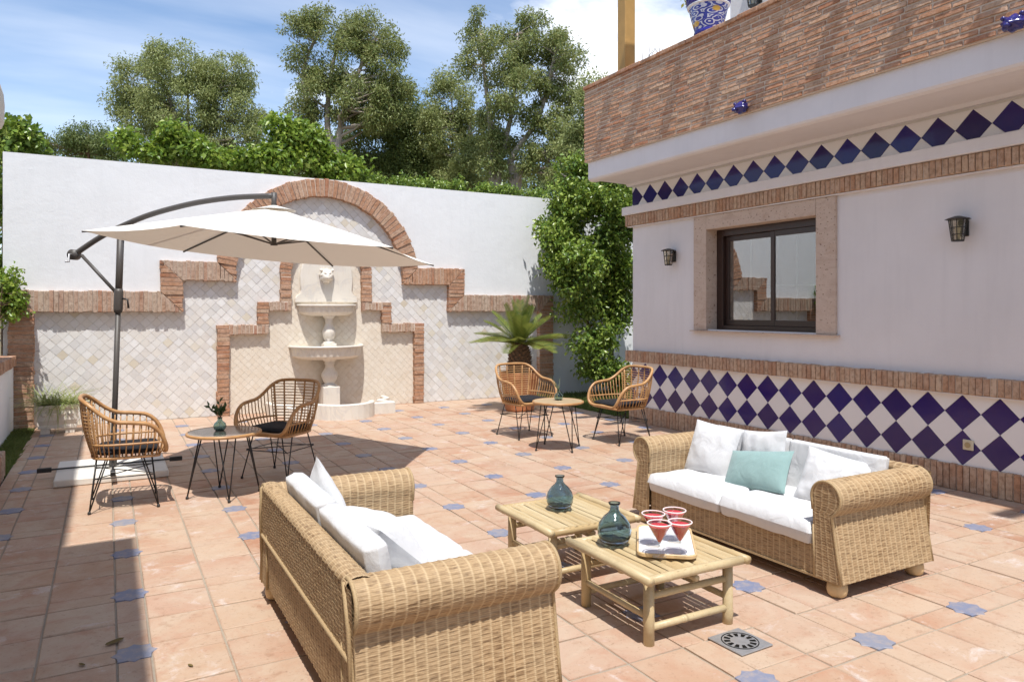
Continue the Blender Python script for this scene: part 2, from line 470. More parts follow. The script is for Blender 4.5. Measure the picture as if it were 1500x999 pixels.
def m_wicker():
    t = NT('woven_wicker')
    uv = t.n('ShaderNodeUVMap'); uv.uv_map = 'UVMap'
    sx = t.n('ShaderNodeSeparateXYZ'); t.set(sx, 'i0', uv.outputs[0])
    fx = t.math('FRACT', t.math('DIVIDE', sx.outputs[0], 0.042))
    rib = t.math('SUBTRACT', 1.0, t.math('MULTIPLY', t.math('ABSOLUTE', t.math('SUBTRACT', fx, 0.5)), 6.5), True)
    vrow = t.math('FLOOR', t.math('DIVIDE', sx.outputs[1], 0.0068))
    cv = t.n('ShaderNodeCombineXYZ'); t.set(cv, 'i0', t.math('MULTIPLY', sx.outputs[0], 15.0)); t.set(cv, 'i1', t.math('MULTIPLY', vrow, 3.71)); t.set(cv, 'i2', t.math('MULTIPLY', t.n('ShaderNodeObjectInfo').outputs['Random'], 50))
    n1 = t.n('ShaderNodeTexNoise', Scale=1.0, Detail=3, Roughness=0.6); t.set(n1, 'Vector', cv)
    c = t.ramp(n1.outputs['Fac'], [(0.30, (0.17, 0.098, 0.046)), (0.42, (0.31, 0.20, 0.103)), (0.56, (0.435, 0.295, 0.16)), (0.75, (0.37, 0.245, 0.13))])
    big = t.noise(4.0, 5, 0.6)
    c = t.mix(t.ramp(big, [(0.35, 0.0), (0.75, 0.45)]), c, (0.38, 0.29, 0.18))
    c = t.mix(t.math('MULTIPLY', rib, 0.75), c, (0.56, 0.42, 0.25))
    fy = t.math('FRACT', t.math('DIVIDE', sx.outputs[1], 0.0068))
    gap_shade = t.ramp(t.math('ABSOLUTE', t.math('SUBTRACT', fy, 0.5)), [(0.36, 0.0), (0.5, 0.55)])  # shade in the grooves between strands, deepened by colour
    c = t.mix(gap_shade, c, (0.15, 0.08, 0.035))
    return t.done(t.principled(c, 0.62, t.bump(t.noise(300, 2, 0.5), 0.15, 0.001), 0.3))
M_WICKER = m_wicker()
M_BRAID = m_simple('wicker_braid', (0.40, 0.285, 0.155), 0.6, 0.3, 160, 0.4, 0.6, 0.003)
M_BUN = m_simple('pale_turned_wood', (0.60, 0.42, 0.22), 0.5, 0.4, 30, 0.15, 0.1)
def m_rattan():
    t = NT('rattan')
    c = t.ramp(t.noise(9, 5, 0.6), [(0.3, (0.36, 0.18, 0.07)), (0.6, (0.48, 0.27, 0.115)), (0.8, (0.55, 0.34, 0.165))])
    return t.done(t.principled(c, 0.38, t.bump(t.noise(90, 3, 0.5), 0.15, 0.002), 0.45))
M_RATTAN = m_rattan()
def m_bamboo():
    t = NT('bamboo'); v = t.shifted()
    c = t.ramp(t.rnd(), [(0.0, (0.49, 0.375, 0.205)), (0.5, (0.55, 0.445, 0.27)), (1.0, (0.44, 0.315, 0.155))])
    c = t.mix(t.ramp(t.noise(1, 5, 0.65, t.scaled((40, 6, 40), v)), [(0.4, 0.0), (0.75, 0.55)]), c, (0.40, 0.285, 0.14))
    c = t.mix(t.ramp(t.noise(14, 4, 0.7, v), [(0.25, 0.6), (0.36, 0.0)]), c, (0.24, 0.135, 0.05))
    return t.done(t.principled(c, 0.42, t.bump(t.noise(1, 4, 0.6, t.scaled((120, 12, 120), v)), 0.25, 0.002), 0.4))
M_BAMBOO = m_bamboo()
def m_fabric(name, col, sheen=0.2):
    t = NT(name)
    w = t.n('ShaderNodeTexNoise', Scale=420, Detail=2); t.set(w, 'Vector', t.pos())
    n = t.noise(11, 5, 0.65)
    c = t.mix(t.ramp(n, [(0.35, 0.0), (0.75, 1.0)]), col, tuple(x * 0.93 for x in col))
    h = t.math('ADD', t.math('MULTIPLY', w.outputs['Fac'], 0.25), t.math('MULTIPLY', t.noise(8, 3, 0.5, t.scaled((1, 1, 1.0)), 1.0), 1.6))
    return t.done(t.principled(c, 0.9, t.bump(h, 0.55, 0.012), 0.15, Sheen_Weight=sheen))
M_WHITE = m_fabric('white_cotton', (0.655, 0.655, 0.66))
M_TEAL = m_fabric('teal_cotton', (0.27, 0.40, 0.385))
M_BLACKPAD = m_fabric('black_pad', (0.016, 0.016, 0.019), 0.05)
M_BLACK = m_simple('black_metal', (0.022, 0.02, 0.019), 0.45, 0.5, 60, 0.2, 0.1)
M_GREY = m_simple('grey_umbrella_metal', (0.075, 0.068, 0.064), 0.5, 0.5, 25, 0.12, 0.05)
def m_canopy():
    t = NT('cream_canopy')
    n = t.noise(5, 4, 0.6)
    c = t.mix(n, (0.80, 0.775, 0.72), (0.76, 0.73, 0.675))
    wv = t.noise(500, 1, 0.5)
    d = t.n('ShaderNodeBsdfDiffuse'); t.set(d, 'Color', c); t.set(d, 'Normal', t.bump(wv, 0.1, 0.002))
    tr = t.n('ShaderNodeBsdfTranslucent'); t.set(tr, 'Color', (0.78, 0.66, 0.52))
    mx = t.n('ShaderNodeMixShader'); t.set(mx, 'i0', 0.13); t.set(mx, 'i1', d); t.set(mx, 'i2', tr)
    return t.done(mx)
M_CANOPY = m_canopy()
M_STONE = m_simple('base_slab_stone', (0.70, 0.67, 0.61), 0.8, 0.2, 12, 0.08, 0.3)
M_PLANTER = m_simple('planter_stone', (0.66, 0.60, 0.52), 0.85, 0.2, 14, 0.2, 0.5)
M_POT = m_simple('terracotta_pot', (0.46, 0.19, 0.085), 0.7, 0.3, 9, 0.2, 0.3)
M_SOIL = m_simple('soil', (0.07, 0.045, 0.03), 0.95, 0.1, 60, 0.4, 1.0, 0.02)
M_TABLETOP = m_simple('grey_table_glass', (0.20, 0.165, 0.14), 0.12, 0.6, 30, 0.35, 0.04)
M_TABLEWOOD = m_simple('cane_table_top', (0.50, 0.37, 0.23), 0.3, 0.5, 40, 0.2, 0.1)
M_TRAY = m_simple('white_enamel', (0.80, 0.80, 0.81), 0.3, 0.5, 20, 0.02, 0)
M_TRAYLINE = m_simple('grey_pinstripe', (0.42, 0.42, 0.46), 0.4, 0.4, 20, 0.05, 0)
M_STEEL = m_simple('drain_steel', (0.42, 0.42, 0.43), 0.4, 0.5, 40, 0.2, 0.15, Metallic=0.6)
M_DARK = m_simple('painted_drain_shade', (0.012, 0.011, 0.010), 0.9, 0.1, 10, 0.1, 0)
M_ALU = m_simple('brown_aluminium', (0.040, 0.022, 0.017), 0.3, 0.5, 30, 0.15, 0.03)
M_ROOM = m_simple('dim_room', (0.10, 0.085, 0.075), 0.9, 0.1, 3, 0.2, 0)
M_MUNTIN = m_simple('white_muntin', (0.55, 0.55, 0.55), 0.5, 0.4, 10, 0.05, 0)
M_WOODPOST = m_simple('oiled_pine', (0.42, 0.25, 0.085), 0.6, 0.3, 6, 0.25, 0.2)
M_SOCKET = m_simple('ivory_socket', (0.62, 0.55, 0.40), 0.4, 0.4, 10, 0.05, 0)
M_COBALTPOT = m_simple('cobalt_pot_glaze', (0.022, 0.018, 0.24), 0.12, 0.6, 8, 0.2, 0.05)
M_LIONBLUE = m_simple('cobalt_lion_glaze', (0.03, 0.025, 0.17), 0.18, 0.6, 18, 0.5, 0.3)

def m_glass(name, col, rough=0.03):
    t = NT(name)
    p = t.principled(col, rough, None, 0.5, Transmission_Weight=1.0, IOR=1.45)
    return t.done(p)
M_BOTTLE = m_glass('blue_bottle_glass', (0.38, 0.53, 0.64))
M_VASE = m_glass('green_vase_glass', (0.48, 0.64, 0.62))
def m_thin(name, tint, refl=0.9, base=0.08):
    t = NT(name)
    lw = t.n('ShaderNodeLayerWeight', Blend=0.35)
    tr = t.n('ShaderNodeBsdfTransparent'); t.set(tr, 'Color', tint)
    gl = t.n('ShaderNodeBsdfGlossy'); t.set(gl, 'Color', (refl, refl, refl)); t.set(gl, 'Roughness', 0.01)
    mx = t.n('ShaderNodeMixShader'); t.set(mx, 'i0', t.math('ADD', t.math('MULTIPLY', lw.outputs['Facing'], 0.5), base, True)); t.set(mx, 'i1', tr); t.set(mx, 'i2', gl)
    return t.done(mx)
M_CUP = m_thin('clear_cup', (0.97, 0.98, 0.98), 0.8, 0.02)
M_PANE = m_thin('window_glass', (0.62, 0.66, 0.66), 0.95, 0.22)
M_LANTGLASS = m_thin('lantern_glass', (0.88, 0.84, 0.74), 0.9, 0.08)
M_DRINK = m_simple('red_drink', (0.48, 0.018, 0.03), 0.15, 0.5, 25, 0.15, 0)
M_RIM = m_simple('sugared_rim', (0.82, 0.68, 0.66), 0.7, 0.3, 200, 0.1, 0.4)

def m_leaf(name, cols, rough=0.45, trans=0.3, tcol=None):
    t = NT(name)
    stops = [(i / (len(cols) - 1), c) for i, c in enumerate(cols)]
    c = t.ramp(t.rnd(), stops)
    c = t.mix(t.ramp(t.noise(1.3, 3, 0.5), [(0.35, 0.0), (0.7, 0.35)]), c, tuple(x * 0.7 for x in cols[0]))
    p = t.principled(c, rough, None, 0.4)
    tr = t.n('ShaderNodeBsdfTranslucent'); t.set(tr, 'Color', t.mix(0.5, c, tcol or tuple(min(1, x * 1.8) for x in cols[-1])))
    mx = t.n('ShaderNodeMixShader'); t.set(mx, 'i0', trans); t.set(mx, 'i1', p); t.set(mx, 'i2', tr)
    return t.done(mx)
M_EUC = m_leaf('eucalyptus_leaf', [(0.133, 0.184, 0.048), (0.192, 0.244, 0.067), (0.252, 0.280, 0.096), (0.319, 0.318, 0.124)], 0.5, 0.3)
M_EUC2 = m_leaf('pale_eucalyptus_leaf', [(0.191, 0.242, 0.070), (0.255, 0.291, 0.098), (0.344, 0.355, 0.141)], 0.5, 0.3)
M_EUC3 = m_leaf('dark_evergreen_leaf', [(0.094, 0.139, 0.038), (0.144, 0.196, 0.057), (0.202, 0.234, 0.076)], 0.5, 0.28)
M_VINE = m_leaf('vine_leaf', [(0.111, 0.196, 0.027), (0.185, 0.287, 0.043), (0.267, 0.364, 0.056), (0.370, 0.429, 0.080)], 0.36, 0.3, (0.30, 0.42, 0.04))
M_CITRUS = m_leaf('glossy_dark_leaf', [(0.081, 0.152, 0.030), (0.165, 0.261, 0.044), (0.255, 0.348, 0.060), (0.344, 0.413, 0.082)], 0.32, 0.25, (0.28, 0.38, 0.04))
M_CYCAD = m_leaf('cycad_leaflet', [(0.07, 0.12, 0.022), (0.14, 0.19, 0.035), (0.28, 0.29, 0.06)], 0.32, 0.25)
M_SPIDER = m_leaf('spider_plant_leaf', [(0.17, 0.25, 0.06), (0.32, 0.37, 0.13), (0.46, 0.46, 0.22)], 0.45, 0.3)
M_SPRIG = m_leaf('sprig_leaf', [(0.05, 0.09, 0.03), (0.09, 0.13, 0.05)], 0.4, 0.2)
M_AIRPLANT = m_leaf('air_plant_leaf', [(0.16, 0.24, 0.15), (0.26, 0.33, 0.23)], 0.6, 0.2)
M_YELLOWLEAF = m_leaf('yellow_green_leaf', [(0.22, 0.25, 0.03), (0.40, 0.36, 0.05)], 0.45, 0.3)
M_GRASS = m_leaf('lawn_grass', [(0.07, 0.11, 0.02), (0.13, 0.17, 0.035), (0.19, 0.21, 0.06)], 0.6, 0.25)
M_BARK = m_simple('pale_bark', (0.34, 0.29, 0.24), 0.9, 0.1, 4, 0.4, 0.6, 0.03)
M_BARK2 = m_simple('brown_bark', (0.16, 0.105, 0.07), 0.95, 0.1, 12, 0.4, 0.8, 0.03)
M_GROUND = m_simple('dry_earth', (0.16, 0.13, 0.075), 0.95, 0.1, 1.2, 0.3, 0.4, 0.03)
M_DRYLEAF = m_simple('dry_leaf', (0.14, 0.10, 0.035), 0.7, 0.2, 60, 0.4, 0.3)

def m_potpaint():
    t = NT('painted_majolica')
    uv = t.n('ShaderNodeUVMap'); uv.uv_map = 'UVMap'
    v = t.n('ShaderNodeTexVoronoi', _feature='F1', Scale=1.0); t.set(v, 'Vector', t.scaled((9, 4.6, 1), uv.outputs[0]))
    ring = t.math('SINE', t.math('MULTIPLY', v.outputs['Distance'], 19.0))
    nz = t.n('ShaderNodeTexNoise', Scale=16, Detail=3); t.set(nz, 'Vector', uv.outputs[0])
    scroll = t.ramp(t.math('ADD', ring, t.math('MULTIPLY', t.math('SUBTRACT', nz.outputs['Fac'], 0.5), 2.2)), [(0.35, 0.0), (0.5, 1.0)])
    c = t.mix(scroll, (0.045, 0.06, 0.32), (0.60, 0.62, 0.72))
    fl = t.n('ShaderNodeTexVoronoi', _feature='F1', Scale=1.0); t.set(fl, 'Vector', t.scaled((6, 2.2, 1), uv.outputs[0], (0.5, 0.3, 0)))
    flw = t.ramp(fl.outputs['Distance'], [(0.22, 1.0), (0.30, 0.0)])
    c = t.mix(flw, c, (0.60, 0.36, 0.06))
    core = t.ramp(fl.outputs['Distance'], [(0.07, 1.0), (0.1, 0.0)])
    c = t.mix(core, c, (0.30, 0.13, 0.03))
    return t.done(t.principled(c, 0.15, None, 0.6))
M_POTPAINT = m_potpaint()

# ================================================================== SETTING: ground and floor
g = MB(); g.add([(-400, -400, -0.06), (400, -400, -0.06), (400, 400, -0.06), (-400, 400, -0.06)], [(0, 1, 2, 3)])
tag(g.build('ground', M_GROUND), kind='structure')

U0, PU, V0, PV, STRIP = 0.102, 0.7338, 2.104, 0.7441, 0.132
FLOOR_U = (-0.80, 6.26); FLOOR_V = (-1.5, 11.02)
fb = MB(); fb.box(FLOOR_U[0], FLOOR_U[1], FLOOR_V[0], FLOOR_V[1], -0.055, -0.006)
floor = tag(fb.build('patio_floor', M_GROUT), kind='structure')

def cells(lo, hi, o, p):
    """edges of the strips and tiles along one axis: (a, b, is_strip)"""
    out = []; big = (p - STRIP) / 2
    k = math.floor((lo - o) / p) - 1
    while o + k * p - STRIP / 2 < hi:
        s0 = o + k * p - STRIP / 2
        for a, b, st in ((s0, s0 + STRIP, True), (s0 + STRIP, s0 + STRIP + big, False), (s0 + STRIP + big, s0 + p, False)):
            a2, b2 = max(a, lo), min(b, hi)
            if b2 - a2 > 0.02: out.append((a2, b2, st))
        k += 1
    return out
GAP = 0.0045
tiles = []; stars = []
for (a0, a1, su) in cells(*FLOOR_U, U0, PU):
    for (b0, b1, sv) in cells(*FLOOR_V, V0, PV):
        if su and sv:
            if a1 - a0 > 0.1 and b1 - b0 > 0.1: stars.append(((a0 + a1) / 2, (b0 + b1) / 2))
        tiles.append((a0 + GAP, a1 - GAP, b0 + GAP, b1 - GAP))
def tile_mesh(a0, a1, b0, b1):
    return piece([(a0, b0), (a1, b0), (a1, b1), (a0, b1)], 'floor', -0.03, 0.03 + random.uniform(-0.0015, 0.0015), 0.004, 0.0026, 0.006)
vis = [t for t in tiles if in_view(((t[0] + t[1]) / 2, (t[2] + t[3]) / 2, 0), 90)]
rest = [t for t in tiles if t not in set(vis)]
vis.sort(key=lambda t: px(((t[0] + t[1]) / 2, (t[2] + t[3]) / 2, 0))[2] - 3.0 * ((t[1] - t[0]) * (t[3] - t[2]) > 0.05))
for t in vis[:300]:
    v, f = tile_mesh(*t); link('floor_tile', mk_mesh('floor_tile', v, f, M_TERRA), floor)
ft = MB()
for t in vis[300:] + rest: ft.add(*tile_mesh(*t))
tag(ft.build('distant_floor_tiles', M_TERRA, floor), kind='stuff')
def star_poly(r=0.092):
    return [(r * (1 if k % 2 == 0 else 0.80) * cos(k * pi / 8), r * (1 if k % 2 == 0 else 0.80) * sin(k * pi / 8)) for k in range(16)]
sv_, sf_ = piece(star_poly(), 'floor', -0.02, 0.0228, 0.002)
star_me = mk_mesh('star_tile', sv_, sf_, M_STAR)
hidden_stars = MB()
for (a, b) in stars:
    if not in_view((a, b, 0), 60): continue
    o = link('star_tile', star_me, floor, (a, b, random.uniform(-0.0005, 0.0008)))
    o.rotation_euler = (0, 0, random.uniform(-0.06, 0.06))

# strips of lawn at both sides of the paving
def grass_patch(name, u0, u1, v0, v1, n, hmin, hmax, seed):
    r = random.Random(seed)
    b = MB(); b.add([(u0, v0, -0.03), (u1, v0, -0.03), (u1, v1, -0.03), (u0, v1, -0.03)], [(0, 1, 2, 3)])
    for _ in range(n):
        x, y = r.uniform(u0, u1), r.uniform(v0, v1); h = r.uniform(hmin, hmax); a = r.uniform(0, 2 * pi)
        w = 0.005; dx, dy = cos(a) * w, sin(a) * w; lx, ly = r.gauss(0, h * 0.45), r.gauss(0, h * 0.45)
        b.add([(x - dx, y - dy, -0.03), (x + dx, y + dy, -0.03), (x + lx * 0.4 + dx * 0.7, y + ly * 0.4 + dy * 0.7, h * 0.6 - 0.03), (x + lx, y + ly, h - 0.03)], [(0, 1, 2), (0, 2, 3)])
    return tag(b.build(name, M_GRASS), kind='stuff')
tag(grass_patch('lawn', -1.16, -0.81, 8.02, 10.9, 9000, 0.03, 0.075, 3), 'narrow strip of short grass beside the brick pillar', 'grass')
tag(grass_patch('lawn', 6.27, 9.0, 8.1, 10.85, 14000, 0.04, 0.10, 4), 'shaded grass under the climbing shrub behind the house', 'grass')

# ================================================================== GARDEN WALL with brick surround
VB, VT, VW = 10.92, 11.03, 11.01      # brick face, tile bed, white render face
CU, CZ, RO, RI = 2.84, 1.93, 1.52, 1.25
wall = empty('garden_wall', (2.8, 11.2, 0), 0, 'tall white garden wall with stepped brick arch over pale diamond tiles', 'wall')
wb = MB(); wb.box(-1.14, 9.2, VT + 0.002, 11.25, -0.06, 3.46)
# the render stands proud of the tile bed only outside the brick surround
def outline_top(u):
    """lower edge of the white render above the surround"""
    z = 1.62
    if 0.76 <= u <= 5.01: z = 2.03
    d = abs(u - CU)
    if d < 1.38: z = max(z, CZ + sqrt(max(0, 1.38 ** 2 - d * d)))
    return z
us = sorted(set([-1.14, 0.76, 0.7599, 5.01, 5.0101] + [CU - 1.38 * cos(pi * k / 40) for k in range(41)] + [6.86]))
P = np.array([[(u, VW, outline_top(u)) for u in us], [(u, VW, 3.46) for u in us]])
wb.grid(P)
P2 = np.array([[(u, VW, 3.46) for u in us], [(u, 11.25, 3.461) for u in us]]); wb.grid(P2)
P3 = np.array([[(u, VT + 0.002, outline_top(u)) for u in us], [(u, VW, outline_top(u)) for u in us]]); wb.grid(P3)
wb.build('wall_body', M_WALL, wall, keep_world=True)
wc = MB(); wc.box(6.86, 9.2, VW, VT, -0.06, 3.46); wc.build('side_render', M_WALL, wall, keep_world=True)

tb = MB(); tb.box(-0.95, 6.7, VT - 0.006, VT + 0.01, -0.05, 1.7); tb.box(0.75, 5.0, VT - 0.0055, VT + 0.0095, 1.69, 2.05)
arc = [(CU - 1.36 * cos(pi * k / 40), CZ + 1.36 * sin(pi * k / 40)) for k in range(41)]
v, f = piece(arc, 'back', VT + 0.009, 0.014, 0.0005); tb.add(v, f)
panel = tb.build('tile_panel', M_TGROUT, wall, keep_world=True)

def in_outer(u, z):
    if -0.9 < u < 6.6 and z < 1.55: return True
    if 0.84 < u < 4.93 and z < 1.98: return True
    return z > 1.9 and (u - CU) ** 2 + (z - CZ) ** 2 < 1.34 ** 2
def in_niche(u, z, m=0.0):
    if 1.42 + m < u < 4.35 - m and z < 1.21 - m: return True
    if 1.965 + m < u < 3.815 - m and z < 1.545 - m: return True
    if 2.28 + m < u < 3.50 - m and z < 2.06: return True
    return z > 2.0 and (u - 2.89) ** 2 + (z - 2.03) ** 2 < (0.61 - m) ** 2
DG = 0.1365
cand = []
for i in range(-8, 60):
    for j in range(0, 56):
        u = -0.85 + (i + 0.5 * (j % 2)) * DG; z = 0.02 + j * DG / 2
        if in_outer(u, z) and not in_niche(u, z): cand.append((u, z))
def diamond(u, z, h):
    p = [(u - h, z), (u, z - h), (u + h, z), (u, z + h)]
    return clip_poly(p, 0, -1, -0.002)
def visible_tile(u, z):
    if in_niche(u, z, -0.07): return False
    q = px((u, VT, z))
    return True
cand.sort(key=lambda c: px((c[0], VT, c[1]))[2] + (0 if c[1] < 1.18 else 6))
tile_rest = MB()
for k, (u, z) in enumerate(cand):
    p = diamond(u, z, DG / 2 - 0.0017)
    if len(p) < 3: continue
    v, f = piece(p, 'back', VT + 0.002, 0.013 + random.uniform(-0.001, 0.0018), 0.0022, 0.001, 0.018)
    if k < 300: link('tile', mk_mesh('tile', v, f, M_ZELL), panel)
    else: tile_rest.add(v, f)
tag(tile_rest.build('upper_tiles', M_ZELL, panel), kind='stuff')

# ---- brick surround: each brick cut to shape
def brick_run(parent, mat, quads, base, depth, name='brick', jl=0.008):
    for q in quads:
        if len(q) < 3 or abs(area2(q)) < 2e-4: continue
        v, f = piece(q, 'back', base, depth + random.uniform(-0.008, 0.006), 0.006, 0.0025)
        link(name, mk_mesh(name, v, f, mat), parent)
def hband(u0, u1, z0, z1, pitch, clips=()):
    out = []; n = max(1, round((u1 - u0) / pitch)); w = (u1 - u0) / n
    for k in range(n):
        j0, j1 = random.uniform(-0.009, 0.007), random.uniform(-0.008, 0.008)
        p = [(u0 + k * w + 0.003, z0 + j0), (u0 + (k + 1) * w - 0.003, z0 + j0), (u0 + (k + 1) * w - 0.003, z1 + j1), (u0 + k * w + 0.003, z1 + j1)]
        for c in clips: p = clip_poly(p, *c) if len(p) > 2 else p
        if len(p) > 2: out.append(p)
    return out
def vband(u0, u1, z0, z1, pitch, clips=()):
    out = []; n = max(1, round((z1 - z0) / pitch)); w = (z1 - z0) / n
    for k in range(n):
        j0, j1 = random.uniform(-0.007, 0.008), random.uniform(-0.008, 0.008)
        p = [(u0 + j0, z0 + k * w + 0.004), (u1 + j1, z0 + k * w + 0.004), (u1 + j1, z0 + (k + 1) * w - 0.004), (u0 + j0, z0 + (k + 1) * w - 0.004)]
        for c in clips: p = clip_poly(p, *c) if len(p) > 2 else p
        if len(p) > 2: out.append(p)
    return out
def arch(cu, cz, r0, r1, n, a0=0.0, a1=pi, clips=()):
    out = []
    for k in range(n):
        t0, t1 = a0 + (a1 - a0) * (k + 0.07) / n, a0 + (a1 - a0) * (k + 0.93) / n
        b0, b1 = r0 + random.uniform(-0.008, 0.008), r1 + random.uniform(-0.012, 0.008)
        p = [(cu + b0 * cos(t0), cz + b0 * sin(t0)), (cu + b1 * cos(t0), cz + b1 * sin(t0)), (cu + b1 * cos(t1), cz + b1 * sin(t1)), (cu + b0 * cos(t1), cz + b0 * sin(t1))]
        for c in clips: p = clip_poly(p, *c) if len(p) > 2 else p
        if len(p) > 2: out.append(p)
    return out
def diag(u, z, kind, keep):
    """half plane through (u, z): kind '\\' or '/', keep 'above' or 'below'"""
    s = -1 if kind == '\\' else 1
    # line: z - z0 = s (u - u0); below: z - s u <= z0 - s u0
    return (-s, 1, z - s * u - 0.004) if keep == 'below' else (s, -1, -(z - s * u) - 0.004)
Z0, Z1, Z2, Z3 = 1.465, 1.74, 1.895, 2.165
BP = 0.054
mb = MB()
def bed(p): mb.add(*piece(p, 'back', VT + 0.001, 0.098, 0.002))
for p in ([(-1.07, 0), (-0.82, 0), (-0.82, Z1), (-1.07, Z1)], [(-0.82, Z0 + .01), (0.89, Z0 + .01), (0.89, Z1 - .01), (-0.82, Z1 - .01)], [(0.63, Z1 - .01), (0.89, Z1 - .01), (0.89, Z3 - .01), (0.63, Z3 - .01)], [(0.89, Z2 + .01), (1.5, Z2 + .01), (1.45, Z3 - .01), (0.89, Z3 - .01)],
          [(4.88, Z0 + .01), (6.87, Z0 + .01), (6.87, Z1 - .01), (4.88, Z1 - .01)], [(4.88, Z1 - .01), (5.145, Z1 - .01), (5.145, Z3 - .01), (4.88, Z3 - .01)], [(4.2, Z2 + .01), (4.88, Z2 + .01), (4.88, Z3 - .01), (4.25, Z3 - .01)], [(6.6, 0), (6.87, 0), (6.87, Z0 + .01), (6.6, Z0 + .01)]): bed(p)
for k in range(36):
    t0, t1 = pi * k / 36, pi * (k + 1) / 36
    bed([(CU + (RI + .012) * cos(t0), CZ + (RI + .012) * sin(t0)), (CU + (RO - .012) * cos(t0), CZ + (RO - .012) * sin(t0)), (CU + (RO - .012) * cos(t1), CZ + (RO - .012) * sin(t1)), (CU + (RI + .012) * cos(t1), CZ + (RI + .012) * sin(t1))])
surround = mb.build('brick_surround', M_MORTAR, wall, keep_world=True)
BD = VT - VB
R_ = lambda q, m=M_BRICK: brick_run(surround, m, q, VT, BD)
R_(vband(-1.08, -0.81, 0.0, Z1, 0.057, [diag(-1.08, Z1, '\\', 'below')]), M_ARCHBRICK)
R_(hband(-1.08, 0.905, Z0, Z1, BP, [diag(-1.08, Z1, '\\', 'above'), diag(0.62, Z1, '\\', 'below')]))
R_(vband(0.62, 0.905, Z0, Z3, 0.057, [diag(0.62, Z1, '\\', 'above'), diag(0.62, Z3, '\\', 'below')]), M_ARCHBRICK)
xa = CU - sqrt(RO ** 2 - (Z3 - CZ) ** 2)
R_(hband(0.62, 1.60, Z2, Z3, BP, [diag(0.62, Z3, '\\', 'above'), diag(xa, Z3, '\\', 'below')]))
R_(arch(CU, CZ, RI, RO, 66, 0.0, pi, [diag(xa, Z3, '\\', 'above'), diag(2 * CU - xa, Z3, '/', 'above')]), M_ARCHBRICK)
R_(hband(2 * CU - 1.60, 5.155, Z2, Z3, BP, [diag(5.155, Z3, '/', 'above'), diag(2 * CU - xa, Z3, '/', 'below')]), M_ARCHBRICK)
R_(vband(4.87, 5.155, Z0, Z3, 0.057, [diag(5.155, Z1, '/', 'above'), diag(5.155, Z3, '/', 'below')]), M_ARCHBRICK)
R_(hband(4.87, 6.88, Z0, Z1, BP, [diag(5.155, Z1, '/', 'below'), diag(6.88, Z1, '/', 'above')]))
R_(vband(6.595, 6.88, 0.0, Z1, 0.057, [diag(6.88, Z1, '/', 'below')]), M_ARCHBRICK)

# ================================================================== FOUNTAIN in its brick niche
FU = 2.89
fountain = empty('wall_fountain', (FU, 10.6, 0), 0, 'two-tier pale marble wall fountain with lion mask in a brick niche', 'fountain')
nb = MB()
for p in ([(1.42, -.05), (4.35, -.05), (4.35, 1.21), (1.42, 1.21)], [(1.965, 1.21), (3.815, 1.21), (3.815, 1.545), (1.965, 1.545)], [(2.28, 1.545), (3.5, 1.545), (3.5, 2.06), (2.28, 2.06)],
          [(FU - .61 * cos(pi * k / 24), 2.05 + .61 * sin(pi * k / 24)) for k in range(25)]):
    nb.add(*piece(p, 'back', VT + 0.004, 0.018, 0.0005))
nb.build('niche_backing', M_NICHE, fountain, keep_world=True)
nt = MB()
for i in range(-4, 60):
    for j in range(0, 62):
        u = 1.40 + (i + 0.5 * (j % 2)) * 0.105; z = 0.02 + j * 0.0525
        if in_niche(u, z, -0.03):
            p = diamond(u, z, 0.0512)
            if len(p) > 2: nt.add(*piece(p, 'back', VT - 0.010, 0.009 + random.uniform(-0.0006, 0.001), 0.0015, 0.0006, 0.010))
tag(nt.build('niche_tiles', M_NICHE, fountain, keep_world=True), kind='stuff')
nm = MB()
for p in ([(1.35, 0), (1.49, 0), (1.49, 1.27), (1.35, 1.27)], [(1.49, 1.15), (2.03, 1.15), (2.03, 1.27), (1.49, 1.27)], [(1.895, 1.27), (2.03, 1.27), (2.03, 1.6), (1.895, 1.6)], [(2.03, 1.49), (2.35, 1.49), (2.35, 1.6), (2.03, 1.6)], [(2.215, 1.6), (2.35, 1.6), (2.35, 2.03), (2.215, 2.03)]):
    for s in (0, 1):
        q = p if s == 0 else [(2 * FU - a, b) for a, b in p]
        nm.add(*piece(q, 'back', VT - 0.008, 0.083, 0.002))
for k in range(24):
    t0, t1 = pi * k / 24, pi * (k + 1) / 24
    nm.add(*piece([(FU + .54 * cos(t0), 2.03 + .54 * sin(t0)), (FU + .675 * cos(t0), 2.03 + .675 * sin(t0)), (FU + .675 * cos(t1), 2.03 + .675 * sin(t1)), (FU + .54 * cos(t1), 2.03 + .54 * sin(t1))], 'back', VT - 0.008, 0.083, 0.002))
nsur = nm.build('niche_surround', M_MORTAR, fountain, keep_world=True)
N_ = lambda q, m=M_BRICK: brick_run(nsur, m, q, VT - 0.008, 0.092)
mir = lambda qs: [[(2 * FU - a, b) for a, b in q][::-1] for q in qs]
for s in (0, 1):
    T = (lambda q: q) if s == 0 else mir
    N_(T(vband(1.34, 1.50, 0.0, 1.28, 0.058)), M_ARCHBRICK)
    N_(T(hband(1.505, 2.04, 1.145, 1.28, 0.056)))
    N_(T(vband(1.885, 2.04, 1.285, 1.61, 0.056)), M_ARCHBRICK)
    N_(T(hband(2.045, 2.36, 1.48, 1.61, 0.056)))
    N_(T(vband(2.205, 2.36, 1.615, 2.03, 0.058)), M_ARCHBRICK)
N_(arch(FU, 2.035, 0.53, 0.685, 36), M_ARCHBRICK)

